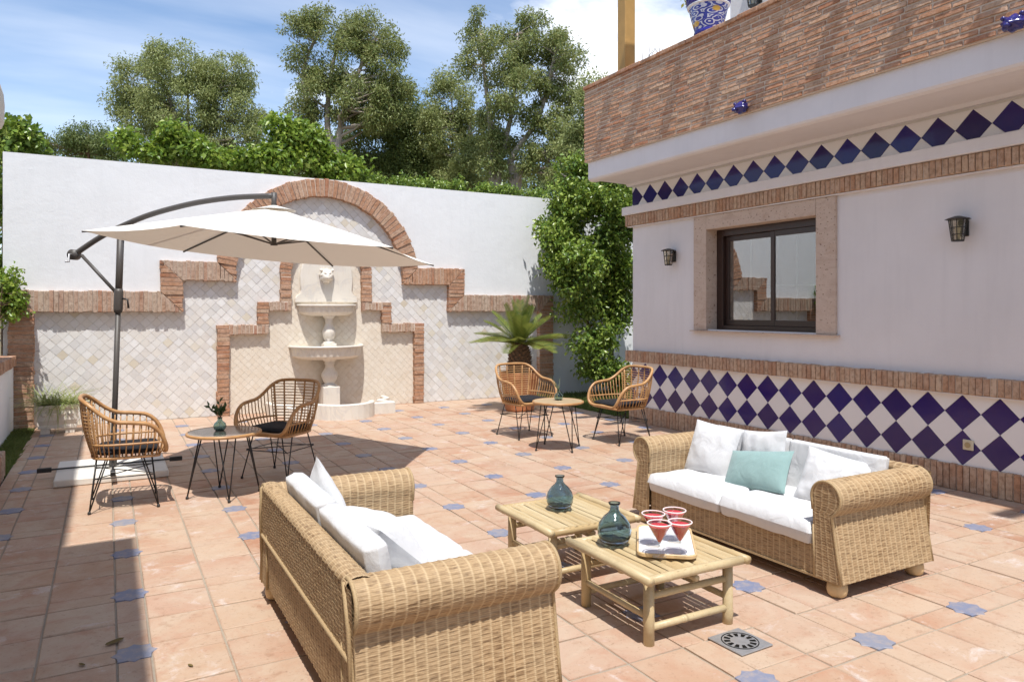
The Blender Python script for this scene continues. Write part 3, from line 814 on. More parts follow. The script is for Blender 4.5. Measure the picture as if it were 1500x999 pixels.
# marble back plate with curled shoulders
half = [(0, 1.60), (0.475, 1.60), (0.47, 1.66), (0.445, 1.70), (0.40, 1.73), (0.385, 1.78), (0.395, 1.86), (0.40, 1.98), (0.385, 2.10), (0.34, 2.22), (0.27, 2.31), (0.16, 2.37), (0, 2.39)]
poly = [(FU + a, b) for a, b in half] + [(FU - a, b) for a, b in half[::-1][1:]]
mbp = MB(); mbp.add(*piece(poly, 'back', VT - 0.012, 0.05, 0.012)); mbp.build('back_plate', M_MARBLE, fountain, keep_world=True)
# lion mask
LC = Vector((FU - 0.015, VT - 0.075, 2.00))
lm = MB()
n1, n2 = 22, 32
for part in range(1):
    P = np.zeros((n1, n2, 3))
    for i in range(n1):
        th = 0.04 + (pi - 0.08) * i / (n1 - 1)
        for j in range(n2):
            ph = 2 * pi * j / n2
            d = Vector((sin(th) * cos(ph), -cos(th), sin(th) * sin(ph)))      # pole towards -y
            r = 0.105 + 0.010 * sin(ph * 9) * sin(th) ** 2 * (1 if th > 0.9 else 0.2)      # tufted mane
            x, z = d.x, d.z
            fr = max(0, -d.y)
            r += 0.060 * math.exp(-((x / 0.34) ** 2 + ((z + 0.28) / 0.26) ** 2)) * fr      # muzzle
            r += 0.030 * math.exp(-((x / 0.16) ** 2 + ((z + 0.02) / 0.30) ** 2)) * fr      # nose ridge
            r -= 0.040 * math.exp(-((x / 0.18) ** 2 + ((z + 0.52) / 0.085) ** 2)) * fr     # open mouth
            for s in (-1, 1): r -= 0.022 * math.exp(-(((x - 0.33 * s) / 0.11) ** 2 + ((z - 0.22) / 0.09) ** 2)) * fr
            for s in (-1, 1): r += 0.014 * math.exp(-(((x - 0.33 * s) / 0.22) ** 2 + ((z - 0.40) / 0.10) ** 2)) * fr
            q = LC + d * r; P[i, j] = (q.x, q.y, q.z)
    lm.grid(P, closed_u=True)
for s in (-1, 1):
    lm.lathe([(0.0, -0.03), (0.022, -0.015), (0.026, 0.0), (0.016, 0.018), (0.0, 0.024)], 10, (LC.x + s * 0.085, LC.y - 0.035, LC.z + 0.085))
lm.build('lion_mask', M_MARBLE, fountain, smooth=True, keep_world=True)
# basins: half bowls with fluted bellies
def basin(name, half_w, reach, z_top, h):
    b = MB()
    flu = lambda a, z: 1 + (0.026 * abs(cos(a * 17)) - 0.02 if z < -0.035 else 0)
    prof = [(0.42, -h), (0.66, -h + 0.008), (0.82, -h + 0.028), (0.91, -h + 0.06), (0.945, -0.06), (0.95, -0.034), (1.0, -0.03), (1.01, -0.015), (0.995, 0), (0.93, 0.0), (0.90, -0.01), (0.80, -0.06), (0.0, -0.075)]
    b.lathe(prof, 72, (FU, VT - 0.02, z_top), pi, 2 * pi, half_w, reach, flu)
    return b.build(name, M_MARBLE, fountain, smooth=False, keep_world=True)
basin('upper_basin', 0.445, 0.36, 1.575, 0.175)
basin('lower_basin', 0.555, 0.50, 0.965, 0.215)
def baluster(z0, z1, r, v):
    h = z1 - z0
    b = MB(); b.lathe([(r * 1.0, 0), (r * 1.0, h * 0.04), (r * 0.62, h * 0.09), (r * 0.9, h * 0.2), (r * 1.12, h * 0.36), (r * 1.08, h * 0.46), (r * 0.7, h * 0.62), (r * 0.55, h * 0.74), (r * 0.72, h * 0.80), (r * 0.62, h * 0.84), (r * 0.95, h * 0.93), (r * 1.25, h)], 28, (FU, v, z0))
    b.build('pedestal_baluster', M_MARBLE, fountain, smooth=True, keep_world=True)
baluster(0.36, 0.78, 0.108, VT - 0.20); baluster(0.99, 1.42, 0.088, VT - 0.16)
pb = MB(); pb.box(FU - 0.125, FU + 0.125, VT - 0.33, VT - 0.08, 0.0, 0.36, 0.008); pb.build('pedestal_block', M_MARBLE, fountain, keep_world=True)
pb = MB(); pb.box(FU - 0.095, FU + 0.095, VT - 0.25, VT - 0.07, 0.90, 0.992, 0.006); pb.build('pedestal_block', M_MARBLE, fountain, keep_world=True)
# low pool wall: curved nose, wings with a notch
def low_wall(path, th, h, name):
    pts = [Vector((a, b)) for a, b in path]; n = len(pts); L = []; Rr = []
    for i in range(n):
        t = (pts[min(i + 1, n - 1)] - pts[max(i - 1, 0)]).normalized(); nr = Vector((-t.y, t.x))
        L.append(pts[i] + nr * th / 2); Rr.append(pts[i] - nr * th / 2)
    b = MB()
    for z_list in [((L, 0, h), (L, h, None))]: pass
    rows = np.array([[(p.x, p.y, 0) for p in Rr], [(p.x, p.y, h - 0.012) for p in Rr], [(p.x * .85 + q.x * .15, p.y * .85 + q.y * .15, h) for p, q in zip(Rr, L)], [(q.x * .85 + p.x * .15, q.y * .85 + p.y * .15, h) for p, q in zip(Rr, L)], [(q.x, q.y, h - 0.012) for q in L], [(q.x, q.y, 0) for q in L]])
    b.grid(rows)
    for k in (0, n - 1):
        ids = [tuple(rows[i, k]) for i in range(6)]
        b.add(ids, [tuple(range(6)) if k == 0 else tuple(range(5, -1, -1))])
    return b.build(name, M_MARBLE, fountain, keep_world=True)
arcp = [(FU + 0.41 * cos(pi + pi * k / 14), 10.16 + 0.40 * sin(pi + pi * k / 14)) for k in range(1, 14)]
low_wall(arcp, 0.08, 0.21, 'pool_wall')
for s in (-1, 1):
    m = lambda a: FU + s * a
    low_wall([(m(0.41), 10.13), (m(0.56), 10.11), (m(0.75), 10.13)], 0.08, 0.165, 'pool_wall')
    low_wall([(m(0.75), 10.14), (m(0.69), 10.32), (m(0.63), 10.46)], 0.07, 0.163, 'pool_wall')
    low_wall([(m(0.63), 10.47), (m(0.76), 10.58), (m(0.85), 10.70), (m(0.86), 10.95)], 0.07, 0.161, 'pool_wall')

# ================================================================== HOUSE
UH, UBAND = 6.22, 6.17
VE = 7.86                                   # far corner of the house
house = empty('house', (7.5, 3.0, 0), 0, 'white rendered house with blue diamond tile bands, brick trim and balcony', 'house')
HB = lambda b, n, m, sm=False: b.build(n, m, house, smooth=sm, keep_world=True)
# wall with an opening for the window
WV0, WV1, WZ0, WZ1 = 4.92, 6.45, 1.265, 2.44
hw = MB()
for (a, b, c, d) in ((-3, WV0, 0, 3.5), (WV1, VE, 0, 3.5), (WV0, WV1, 0, WZ0), (WV0, WV1, WZ1, 3.5)):
    hw.add([(UH, a, c), (UH, b, c), (UH, b, d), (UH, a, d)], [(3, 2, 1, 0)])
hw.add([(UH, VE, 0), (12, VE, 0), (12, VE, 3.5), (UH, VE, 3.5)], [(3, 2, 1, 0)])
hw.add([(12, VE, 0), (12, -3, 0), (12, -3, 3.5), (12, VE, 3.5)], [(3, 2, 1, 0)])
hw.add([(12, -3, 0), (UH, -3, 0), (UH, -3, 3.5), (12, -3, 3.5)], [(3, 2, 1, 0)])
HB(hw, 'wall', M_HOUSE)
def h_bricks(name, z0, z1, depth, vend, pitch=0.0545):
    b = MB(); b.box(UH - depth + 0.012, UH + 0.01, -3, vend - 0.004, z0 + 0.002, z1 - 0.002)
    bandp = HB(b, name, M_MORTAR)
    far = MB(); v = vend - pitch
    while v > -1.0:
        j0, j1 = random.uniform(-0.003, 0.003), random.uniform(-0.003, 0.003)
        p = [(v + 0.0035, z0 + j0), (v + pitch - 0.0035, z0 + j0), (v + pitch - 0.0035, z1 + j1), (v + 0.0035, z1 + j1)]
        vv, ff = piece(p, 'house', UH, depth + random.uniform(-0.004, 0.005), 0.007, 0.0018)
        if v > 3.0: link('brick', mk_mesh('brick', vv, ff, M_HBRICK), bandp)
        else: far.add(vv, ff)
        v -= pitch
    tag(far.build('bricks_further_along', M_HBRICK, bandp), kind='stuff')
h_bricks('brick_plinth', 0.0, 0.213, 0.045, VE + 0.03)
h_bricks('brick_sill_band', 0.804, 0.948, 0.07, VE + 0.08)
h_bricks('brick_lintel_band', 2.622, 2.765, 0.07, VE + 0.08)
lg = MB(); lg.box(UH - 0.10, UH + 0.01, -3, VE + 0.12, 2.767, 2.878, 0.006); HB(lg, 'ledge', M_HOUSE)
lg = MB(); lg.box(UH - 0.05, UH + 0.01, -3, VE + 0.06, 2.606, 2.620, 0.003); HB(lg, 'drip_edge', M_HOUSE)
lg = MB(); lg.box(UH - 0.055, UH + 0.01, -3, VE + 0.05, 0.792, 0.8025, 0.002); HB(lg, 'drip_edge', M_HOUSE)
# tiled bands
def tile_zone(name, z0, rows, per, v_first, hd):
    b = MB(); b.add([(UH - 0.004, -3, z0 - 0.02), (UH - 0.004, VE, z0 - 0.02), (UH - 0.004, VE, z0 + rows * per + 0.02), (UH - 0.004, -3, z0 + rows * per + 0.02)], [(3, 2, 1, 0)])
    bandp = HB(b, name, M_TGROUT)
    far = MB(); farw = MB()
    kmin = int((-1.0 - v_first) / per) - 1
    for k in range(kmin, int((VE - v_first) / per) + 2):
        for r in range(rows + 1):
            for white in (False, True):
                if not white and r == rows: continue
                cv = v_first + k * per + (per / 2 if white else 0); cz = z0 + (r if white else r + 0.5) * per
                p = [(cv - hd, cz), (cv, cz - hd), (cv + hd, cz), (cv, cz + hd)]
                p = clip_poly(p, 1, 0, VE - 0.002); p = clip_poly(p, 0, 1, z0 + rows * per - 0.001) if len(p) > 2 else p
                p = clip_poly(p, 0, -1, -(z0 + 0.001)) if len(p) > 2 else p
                if len(p) < 3 or abs(area2(p)) < 2e-4: continue
                vv, ff = piece(p, 'house', UH - 0.003, 0.0085 + random.uniform(-0.0008, 0.0008), 0.0015, 0, 0.006)
                mt = M_WTILE if white else M_COBALT
                if cv > 2.9: link('white_tile' if white else 'blue_tile', mk_mesh('tile', vv, ff, mt), bandp)
                else: (farw if white else far).add(vv, ff)
    tag(far.build('blue_tiles_further_along', M_COBALT, bandp), kind='stuff'); tag(farw.build('white_tiles_further_along', M_WTILE, bandp), kind='stuff')
tile_zone('tiled_dado', 0.2065, 2, 0.2922, 3.205, 0.1450)
tile_zone('tiled_frieze', 2.846, 1, 0.2917, 3.119, 0.1447)
# window
win = MB()
FR = 0.03
for (a, b, c, d) in ((4.694, 4.92, 1.252, 2.604), (6.45, 6.66, 1.252, 2.604)): win.box(UH - FR, UH + 0.20, a, b, c, d, 0.004)
win.box(UH - FR - 0.001, UH + 0.20, 4.921, 6.449, 2.44, 2.603, 0.004)
window = HB(win, 'window_surround', M_TRAV)
sl = MB(); sl.box(UH - 0.06, UH + 0.22, 4.66, 6.70, 1.236, 1.2505, 0.003); HB(sl, 'window_sill', M_TRAV)
wf = MB(); d0, d1 = UH + 0.14, UH + 0.205
y0, y1, z0, z1 = WV0 + 0.001, WV1 - 0.001, WZ0 - 0.012, WZ1 - 0.001
wf.box(d0, d1, y0, y0 + 0.06, z0, z1, 0.004); wf.box(d0, d1, y1 - 0.10, y1, z0, z1, 0.004)
wf.box(d0, d1, y0 + 0.0601, y1 - 0.1001, z0, z0 + 0.06, 0.004); wf.box(d0, d1, y0 + 0.0601, y1 - 0.1001, z1 - 0.08, z1, 0.004)
HB(wf, 'window_frame', M_ALU)
midv = 5.62
for k, (a, b, dd) in enumerate(((y0 + 0.061, midv + 0.03, 0.0), (midv - 0.02, y1 - 0.101, 0.032))):
    sash = MB(); e0, e1 = d0 + 0.012 + dd, d0 + 0.040 + dd; c, d = z0 + 0.061, z1 - 0.081
    w = 0.055
    sash.box(e0, e1, a, a + w, c, d, 0.003); sash.box(e0, e1, b - w, b, c, d, 0.003)
    sash.box(e0, e1, a + w + .0002, b - w - .0002, c, c + 0.065, 0.003); sash.box(e0, e1, a + w + .0002, b - w - .0002, d - 0.06, d, 0.003)
    so = HB(sash, 'window_sash', M_ALU)
    pn = MB(); pn.box(e0 + 0.012, e0 + 0.016, a + w - 0.005, b - w + 0.005, c + 0.06, d - 0.055); pn.build('pane', M_PANE, so)
    mu = MB(); mu.box(e0 + 0.0175, e0 + 0.022, (a + b) / 2 - 0.01, (a + b) / 2 + 0.01, c + 0.066, d - 0.061); mu.box(e0 + 0.0225, e0 + 0.026, a + w, b - w, (c + d) / 2 - 0.09, (c + d) / 2 - 0.07)
    mu.build('glazing_bar', M_MUNTIN, so)
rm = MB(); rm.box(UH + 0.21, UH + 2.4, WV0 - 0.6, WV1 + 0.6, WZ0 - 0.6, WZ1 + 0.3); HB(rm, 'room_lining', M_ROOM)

# balcony: soffit with moulding, fascia, rough brick parapet
UF, VBAL = 5.55, 7.95
prof = [(UH + 0.01, 3.165), (UH - 0.03, 3.165), (UH - 0.05, 3.195), (UF + 0.16, 3.205), (UF + 0.13, 3.185), (UF + 0.05, 3.18), (UF + 0.015, 3.195), (UF, 3.215), (UF, 3.43), (UF + 0.02, 3.435), (7.5, 3.435), (7.5, 3.20)]
bl = MB(); n = len(prof)
bl.add([(a, y, b) for y in (-3, VBAL) for a, b in prof], [tuple(range(n))[::-1], tuple(range(n, 2 * n))] + [(i, (i + 1) % n, n + (i + 1) % n, n + i) for i in range(n)])
HB(bl, 'balcony_slab', M_HOUSE)
UP = 5.505
pp = MB(); pp.box(UP + 0.014, UP + 0.33, -3, VBAL + 0.03, 3.432, 4.385); parapet = HB(pp, 'parapet', M_PMORTAR)
CH = 0.0505; bricks = []
for r in range(19):
    v = VBAL + 0.045 - random.uniform(0, 0.12)
    z0 = 3.436 + r * CH
    first = True
    while v > -1.0:
        L = random.uniform(0.225, 0.265)
        hi = VBAL + 0.045 if first else v
        bricks.append((v - L + 0.005, hi - 0.005 if not first else hi, z0 + 0.006, z0 + CH - 0.008)); v -= L; first = False
def pb_piece(b):
    p = [(b[0], b[2] + random.uniform(-.003, .003)), (b[1], b[2] + random.uniform(-.003, .003)), (b[1], b[3] + random.uniform(-.003, .003)), (b[0], b[3] + random.uniform(-.003, .003))]
    return piece(p, 'house', UP + 0.026, 0.019 + random.uniform(-0.004, 0.004), 0.005, 0.0018, 0.008, random.uniform(0.10, 0.24))
def b_vis(b):
    q = px((UP, (b[0] + b[1]) / 2, b[2])); return 0 < q[0] < 1515 and q[1] > -4
vb = sorted([b for b in bricks if b_vis(b)], key=lambda b: b[0]); ob = [b for b in bricks if not b_vis(b)]
for b in vb[:300]:
    v, f = pb_piece(b); link('parapet_brick', mk_mesh('parapet_brick', v, f, M_PBRICK), parapet)
pr = MB()
for b in vb[300:] + ob: pr.add(*pb_piece(b))
tag(pr.build('parapet_bricks_beyond', M_PBRICK, parapet), kind='stuff')
cp = MB(); v = VBAL + 0.05
while v > -1.0:
    L = random.uniform(0.22, 0.29)
    cp.box(UP - 0.012 + random.uniform(-.006, .004), UP + 0.34, v - L + 0.006, v, 4.387, 4.432 + random.uniform(-.003, .003), 0.006); v -= L
tag(cp.build('coping', M_PBRICK, parapet), kind='stuff')
# terrace floor and upper storey set back from the parapet
up = MB(); up.box(7.35, 12, -3, 7.2, 3.44, 7.2); HB(up, 'upper_storey', M_HOUSE)
# blue glazed lion spouts at the foot of the parapet
def spout(vv, zz):
    b = MB(); n1, n2 = 18, 28; P = np.zeros((n1, n2, 3)); C = Vector((UP - 0.045, vv, zz))
    for i in range(n1):
        th = 0.05 + (pi - 0.1) * i / (n1 - 1)
        for j in range(n2):
            ph = 2 * pi * j / n2; d = Vector((-cos(th), sin(th) * cos(ph), sin(th) * sin(ph)))
            fr = max(0, -d.x); r = 0.062 + 0.008 * sin(ph * 8) * sin(th) ** 2
            r += 0.035 * math.exp(-((d.y / .36) ** 2 + ((d.z + .2) / .28) ** 2)) * fr
            r -= 0.022 * math.exp(-((d.y / .22) ** 2 + ((d.z + .5) / .1) ** 2)) * fr
            for s in (-1, 1): r -= 0.014 * math.exp(-(((d.y - .35 * s) / .13) ** 2 + ((d.z - .25) / .1) ** 2)) * fr
            q = C + Vector((d.x * r, d.y * r * 1.25, d.z * r * 0.9)); P[i, j] = tuple(q)
    b.grid(P, closed_u=True)
    for s in (-1, 1): b.lathe([(0.0, -.02), (.018, -.005), (.02, .008), (0, .02)], 8, (C.x - .015, C.y + s * .06, C.z + .045))
    b.tube([(C.x - 0.05, vv, zz - 0.022), (C.x - 0.11, vv, zz - 0.035)], 0.016, 8)
    HB(b, 'lion_waterspout', M_LIONBLUE, True)
r_ = ray(1084, 158); q_ = r_ * (5.45 / r_.x); spout(q_.y, EYE + q_.z)
r_ = ray(1484, 34); q_ = r_ * (5.45 / r_.x); spout(q_.y, EYE + q_.z)

# ================================================================== LEFT SIDE: house edge, low wall, kerb
lh = MB()
lh.box(-5, -0.945, 3.42, 8.1, 0, 5.3); lh.box(-5, -0.56, -4, 3.38, 0, 5.3)
lhouse = empty('side_house', (-3, 3, 0), 0, 'cream rendered house edge with rounded eave above the low brick wall', 'house')
lh.build('wall', M_CREAM, lhouse, keep_world=True)
ev = MB()
ep = [(-5, 3.36), (-1.02, 3.36), (-0.97, 3.38), (-0.945, 3.44), (-0.94, 3.62), (-0.95, 3.74), (-0.975, 3.83), (-1.02, 3.89), (-5, 3.92)]
n = len(ep)
ev.add([(a, y, b) for y in (8.103, 9.25) for a, b in ep], [tuple(range(n)), tuple(range(2 * n - 1, n - 1, -1))] + [(i, n + i, n + (i + 1) % n, (i + 1) % n) for i in range(n)])
ev.build('eave', M_CREAM, lhouse, keep_world=True)

lw = empty('low_wall', (-1.1, 9.7, 0), 0, 'low white wall with brick coping joining the brick pillar', 'wall')
b = MB(); b.box(-1.30, -1.02, 8.9, 10.90, -0.05, 0.80); b.build('wall_body', M_WALL, lw, keep_world=True)
v = 8.9
while v < 10.86:
    b = MB(); b.box(-1.33, -0.985 + random.uniform(-.008, .006), v + .004, v + .051, 0.803, 0.935 + random.uniform(-.006, .004), 0.006)
    b.build('brick', M_ARCHBRICK, lw, keep_world=True); v += 0.055
kb = empty('brick_kerb', (-1.0, 7.2, 0), 0, 'low brick kerb ending at the strip of grass', 'kerb')
b = MB(); b.box(-1.10, -0.825, 5.5, 7.99, -0.05, 0.20); b.build('kerb_core', M_MORTAR, kb, keep_world=True)
v = 8.0
while v > 6.3:
    b = MB(); b.box(-1.12, -0.805 + random.uniform(-.006, .004), v - .056, v - .004, 0.0, 0.225 + random.uniform(-.005, .004), 0.006)
    b.build('brick', M_BRICK, kb, keep_world=True); v -= 0.06

# ================================================================== PERGOLA on the balcony
pg = empty('pergola', (5.72, 7.35, 4.43), 0, 'timber pergola with a square pine post standing on the brick parapet', 'pergola')
b = MB(); b.box(5.64, 5.80, 7.28, 7.44, 4.434, 6.55, 0.008); b.build('post', M_WOODPOST, pg, keep_world=True)
b = MB(); b.box(5.65, 5.79, -1.6, 7.7, 6.552, 6.72, 0.006); b.build('beam', M_WOODPOST, pg, keep_world=True)
b = MB(); b.box(7.24, 7.345, -1.6, 7.1, 6.552, 6.72, 0.006); b.build('beam', M_WOODPOST, pg, keep_world=True)
dvs = (6.79 - 3.43) * 0.385
for vs in (7.73, 7.09, 6.44, 5.76, 5.08, 4.40, 3.69, 3.0, 2.3, 1.6, 0.9, 0.2, -0.5):
    b = MB(); b.box(4.75, 7.345, vs - dvs - 0.055, vs - dvs + 0.055, 6.722, 6.87, 0.004); b.build('rafter', M_WOODPOST, pg, keep_world=True)

# painted pot and small plants on the parapet
pot = empty('painted_flowerpot', (5.66, 5.86, 4.434), 0, 'blue, white and yellow painted ceramic flowerpot on the brick parapet', 'flowerpot')
def pot_uv(prof, nseg, mat, name, par):
    V = []; Fc = []; UVs = []
    tot = 0; ln = [0]
    for i in range(1, len(prof)): tot += sqrt((prof[i][0] - prof[i - 1][0]) ** 2 + (prof[i][1] - prof[i - 1][1]) ** 2); ln.append(tot)
    for i, (r, z) in enumerate(prof):
        for k in range(nseg + 1):
            a = 2 * pi * k / nseg; V.append((r * cos(a), r * sin(a), z)); UVs.append((k / nseg, ln[i] / max(tot, 1e-6)))
    c = nseg + 1
    for i in range(len(prof) - 1):
        for k in range(nseg): Fc.append((i * c + k, i * c + k + 1, (i + 1) * c + k + 1, (i + 1) * c + k))
    return link(name, mk_mesh(name, V, Fc, mat, True, UVs), par)
pot_uv([(0.145, 0.05), (0.165, 0.12), (0.19, 0.22), (0.207, 0.30)], 40, M_POTPAINT, 'painted_body', pot)
pot_uv([(0.0, 0.0), (0.15, 0.0), (0.155, 0.03), (0.147, 0.052)], 40, M_COBALTPOT, 'foot_band', pot)
pot_uv([(0.207, 0.30), (0.222, 0.305), (0.226, 0.318), (0.215, 0.325)], 40, M_TRAY, 'white_bead', pot)
pot_uv([(0.215, 0.325), (0.232, 0.34), (0.236, 0.40), (0.240, 0.42), (0.225, 0.43), (0.205, 0.42), (0.0, 0.40)], 40, M_COBALTPOT, 'rim', pot)
def leaf_cloud(b, centre, radii, n, ll, lw_, seed, droop=0.3):
    r = random.Random(seed)
    for _ in range(n):
        d = Vector((r.gauss(0, 1), r.gauss(0, 1), r.gauss(0, 1))).normalized() * r.random() ** 0.4
        p = Vector(centre) + Vector((d.x * radii[0], d.y * radii[1], d.z * radii[2]))
        add_leaf(b, p, r, ll * r.uniform(.6, 1.2), lw_ * r.uniform(.7, 1.2), droop)
def add_leaf(b, p, r, l, w, droop, out=None):
    a = r.uniform(0, 2 * pi); t = Vector((cos(a), sin(a), r.uniform(-1, .6) - droop))
    if out is not None: t = (t * 0.7 + out).normalized()
    t.normalize(); s = t.cross(Vector((r.gauss(0, .5), r.gauss(0, .5), 1))).normalized(); nn = s.cross(t)
    k = len(b.v)
    m = p + t * l * .5
    b.v.extend([tuple(p), tuple(m + s * w * .5 + nn * w * .16), tuple(p + t * l), tuple(m - s * w * .5 + nn * w * .16)])
    b.f.extend([(k, k + 1, k + 2), (k, k + 2, k + 3)])
b = MB(); leaf_cloud(b, (0, 0.08, 0.50), (0.22, 0.26, 0.14), 420, 0.06, 0.03, 5); b.build('foliage', M_YELLOWLEAF, pot)
wd = empty('dry_weed', (5.6, 6.72, 4.434), 0, 'dry twiggy weed growing from the parapet coping', 'weed')
b = MB(); rr = random.Random(5)
for k in range(7):
    y = rr.uniform(-.22, .22); b.tube([(0, y, 0), (rr.uniform(-.02, .02), y + rr.uniform(-.03, .03), .06), (rr.uniform(-.04, .04), y + rr.uniform(-.06, .06), rr.uniform(.10, .2))], [.005, .004, .002], 5)
b.build('stems', M_BARK2, wd)

# ================================================================== WALL LANTERNS
def lantern(loc, s, label):
    """hangs on a wall that faces -x"""
    L = empty('wall_lantern', loc, 0, label, 'lantern', 'black wall lanterns')
    b = MB(); b.box(-0.015, 0.0, -0.05 * s, 0.05 * s, -0.06 * s, 0.09 * s, 0.003); b.box(-0.06 * s, -0.014, -0.012, 0.012, 0.072 * s, 0.092 * s, 0.002); b.build('back_plate', M_BLACK, L)
    cx_ = -0.105 * s
    b = MB(); b.lathe([(0.0, 0.135 * s), (0.03 * s, 0.130 * s), (0.10 * s, 0.108 * s), (0.115 * s, 0.098 * s), (0.085 * s, 0.095 * s), (0.0, 0.094 * s)], 8, (cx_, 0, 0), pi / 8, 2 * pi + pi / 8); b.build('cap', M_BLACK, L)
    b = MB(); b.lathe([(0.0, -0.112 * s), (0.054 * s, -0.112 * s), (0.056 * s, -0.098 * s), (0.0, -0.098 * s)], 8, (cx_, 0, 0), pi / 8, 2 * pi + pi / 8); b.build('base', M_BLACK, L)
    b = MB()
    for k in range(8):
        a = pi / 8 + k * pi / 4
        b.tube([(cx_ + 0.078 * s * cos(a), 0.078 * s * sin(a), 0.097 * s), (cx_ + 0.052 * s * cos(a), 0.052 * s * sin(a), -0.10 * s)], 0.0045 * s, 5)
    for fz, rr_ in ((0.02, 0.068), (-0.045, 0.060)):
        b.tube([(cx_ + rr_ * s * cos(pi / 8 + k * pi / 4), rr_ * s * sin(pi / 8 + k * pi / 4), fz * s) for k in range(8)], 0.0038 * s, 5, closed=True)
    b.build('cage', M_BLACK, L)
    b = MB(); b.lathe([(0.048 * s, -0.097 * s), (0.073 * s, 0.093 * s)], 8, (cx_, 0, 0), pi / 8, 2 * pi + pi / 8); b.f = [q for q in b.f if len(q) == 4]; b.build('glass', M_LANTGLASS, L)
    b = MB(); b.lathe([(0.016 * s, -0.097 * s), (0.018 * s, -0.03 * s), (0.022 * s, -0.01 * s), (0.024 * s, 0.02 * s), (0.0, 0.05 * s)], 10, (cx_, 0, 0)); b.build('bulb', M_SOCKET, L, smooth=True)
    return L
lantern((UH, 7.04, 2.145), 0.86, 'black caged lantern on the house wall between window and far corner')
lantern((UH, 3.49, 2.155), 0.86, 'black caged lantern on the plain house wall above the ivory socket')
q_ = at_d(1102, 4, 9.6)
lantern((7.349, 6.70, 5.50), 1.1, 'black lantern on the upper wall behind the painted flowerpot')
so = empty('wall_socket', (UH - 0.012, 3.445, 0.385), 0, 'small ivory socket plate on a blue diamond tile', 'socket')
b = MB(); b.box(-0.016, 0.0, -0.042, 0.042, -0.042, 0.042, 0.004); b.build('plate', M_SOCKET, so)
b = MB(); b.lathe([(0.0, 0.0), (0.022, 0.0), (0.024, 0.006), (0.0, 0.006)], 14); b.v = [(-0.016 - z, x, y) for x, y, z in b.v]; b.build('cap', m_simple('aged_ivory', (0.40, 0.30, 0.15), 0.4, 0.4, 20, 0.1, 0), so)

# ================================================================== WICKER SOFAS
PW, PS = 0.0068, 0.042                       # pitch of the strands and of the stakes
def weave(curve_fn, s_len, t_len, amp=1.0, flip=False, s_fine=2.6, t_fine=6):
    """curve_fn(s array, t array) -> points, normals ; strands run along t, stakes along s"""
    ns = max(2, int(s_len / PW * s_fine)); nt_ = max(2, int(t_len / PS * t_fine))
    s = np.linspace(0, s_len, ns + 1); t = np.linspace(0, t_len, nt_ + 1)
    S, T = np.meshgrid(s, t, indexing='ij')
    Pn, Nn = curve_fn(S, T)
    row = np.floor(S / PW); q = S / PW - row
    st = np.floor(T / PS); p = T / PS - st
    rib = np.exp(-((p - 0.5) / 0.13) ** 2)
    under = np.cos(pi * (T / PS) + pi * (row % 2))
    wob = 0.0003 * np.sin(row * 12.9898) + 0.0004 * np.sin(T * 23 + row * 1.7)
    d = amp * (0.0022 * np.sqrt(np.clip(1 - (2 * q - 1) ** 2, 0, 1)) + 0.0030 * rib + 0.0008 * under + wob)
    Pn = Pn + Nn * d[..., None]
    R, C = S.shape
    idx = np.arange(R * C).reshape(R, C)
    f = np.stack([idx[:-1, :-1], idx[:-1, 1:], idx[1:, 1:], idx[1:, :-1]], -1).reshape(-1, 4)
    if flip: f = f[:, ::-1]
    return Pn.reshape(-1, 3), f, np.stack([T, S], -1).reshape(-1, 2)
def np_obj(name, parts, mat, parent):
    V = np.concatenate([p[0] for p in parts]); o = 0; Fs = []
    for p in parts: Fs.append(p[1] + o); o += len(p[0])
    Fs = np.concatenate(Fs); UVs = np.concatenate([p[2] for p in parts])
    me = bpy.data.meshes.new(name)
    me.vertices.add(len(V)); me.vertices.foreach_set('co', V.astype(np.float32).ravel())
    me.loops.add(Fs.size); me.loops.foreach_set('vertex_index', Fs.astype(np.int32).ravel())
    me.polygons.add(len(Fs)); me.polygons.foreach_set('loop_start', np.arange(0, Fs.size, 4, dtype=np.int32))
    me.update(calc_edges=True)
    ul = me.uv_layers.new(name='UVMap'); ul.data.foreach_set('uv', UVs.astype(np.float32)[Fs.ravel()].ravel())
    me.polygons.foreach_set('use_smooth', np.ones(len(Fs), dtype=bool))
    me.materials.append(mat); me.validate(); me.update()
    return link(name, me, parent)
SL, SD, SH = 0.85, 0.78, 0.60                # half length, depth, height of the arms
# arm cross-section (x outwards, z up): outer skirt, roll, inner face
arm_prof = [(0.845, 0.085), (0.825, 0.20), (0.802, 0.34), (0.788, 0.425)]
rc, rr0 = (0.752, 0.512), 0.088
arm_prof += [(rc[0] + rr0 * cos(a), rc[1] + rr0 * sin(a)) for a in np.linspace(radians(-42), radians(195), 22)]
arm_prof += [(0.672, 0.44), (0.675, 0.36), (0.678, 0.27)]
AP = np.array(arm_prof); seg = np.sqrt((np.diff(AP, axis=0) ** 2).sum(1)); ACC = np.concatenate([[0], np.cumsum(seg)])
def arm_fn(side, y0=0.0):
    def fn(S, T):
        x = np.interp(S, ACC, AP[:, 0]); z = np.interp(S, ACC, AP[:, 1]); e = 0.004
        dx_ = np.interp(S + e, ACC, AP[:, 0]) - np.interp(S - e, ACC, AP[:, 0]); dz_ = np.interp(S + e, ACC, AP[:, 1]) - np.interp(S - e, ACC, AP[:, 1])
        L = np.sqrt(dx_ ** 2 + dz_ ** 2) + 1e-9
        nx, nz = dz_ / L, -dx_ / L
        return np.stack([side * x, y0 + T, z], -1), np.stack([side * nx, 0 * nx, nz], -1)
    return fn
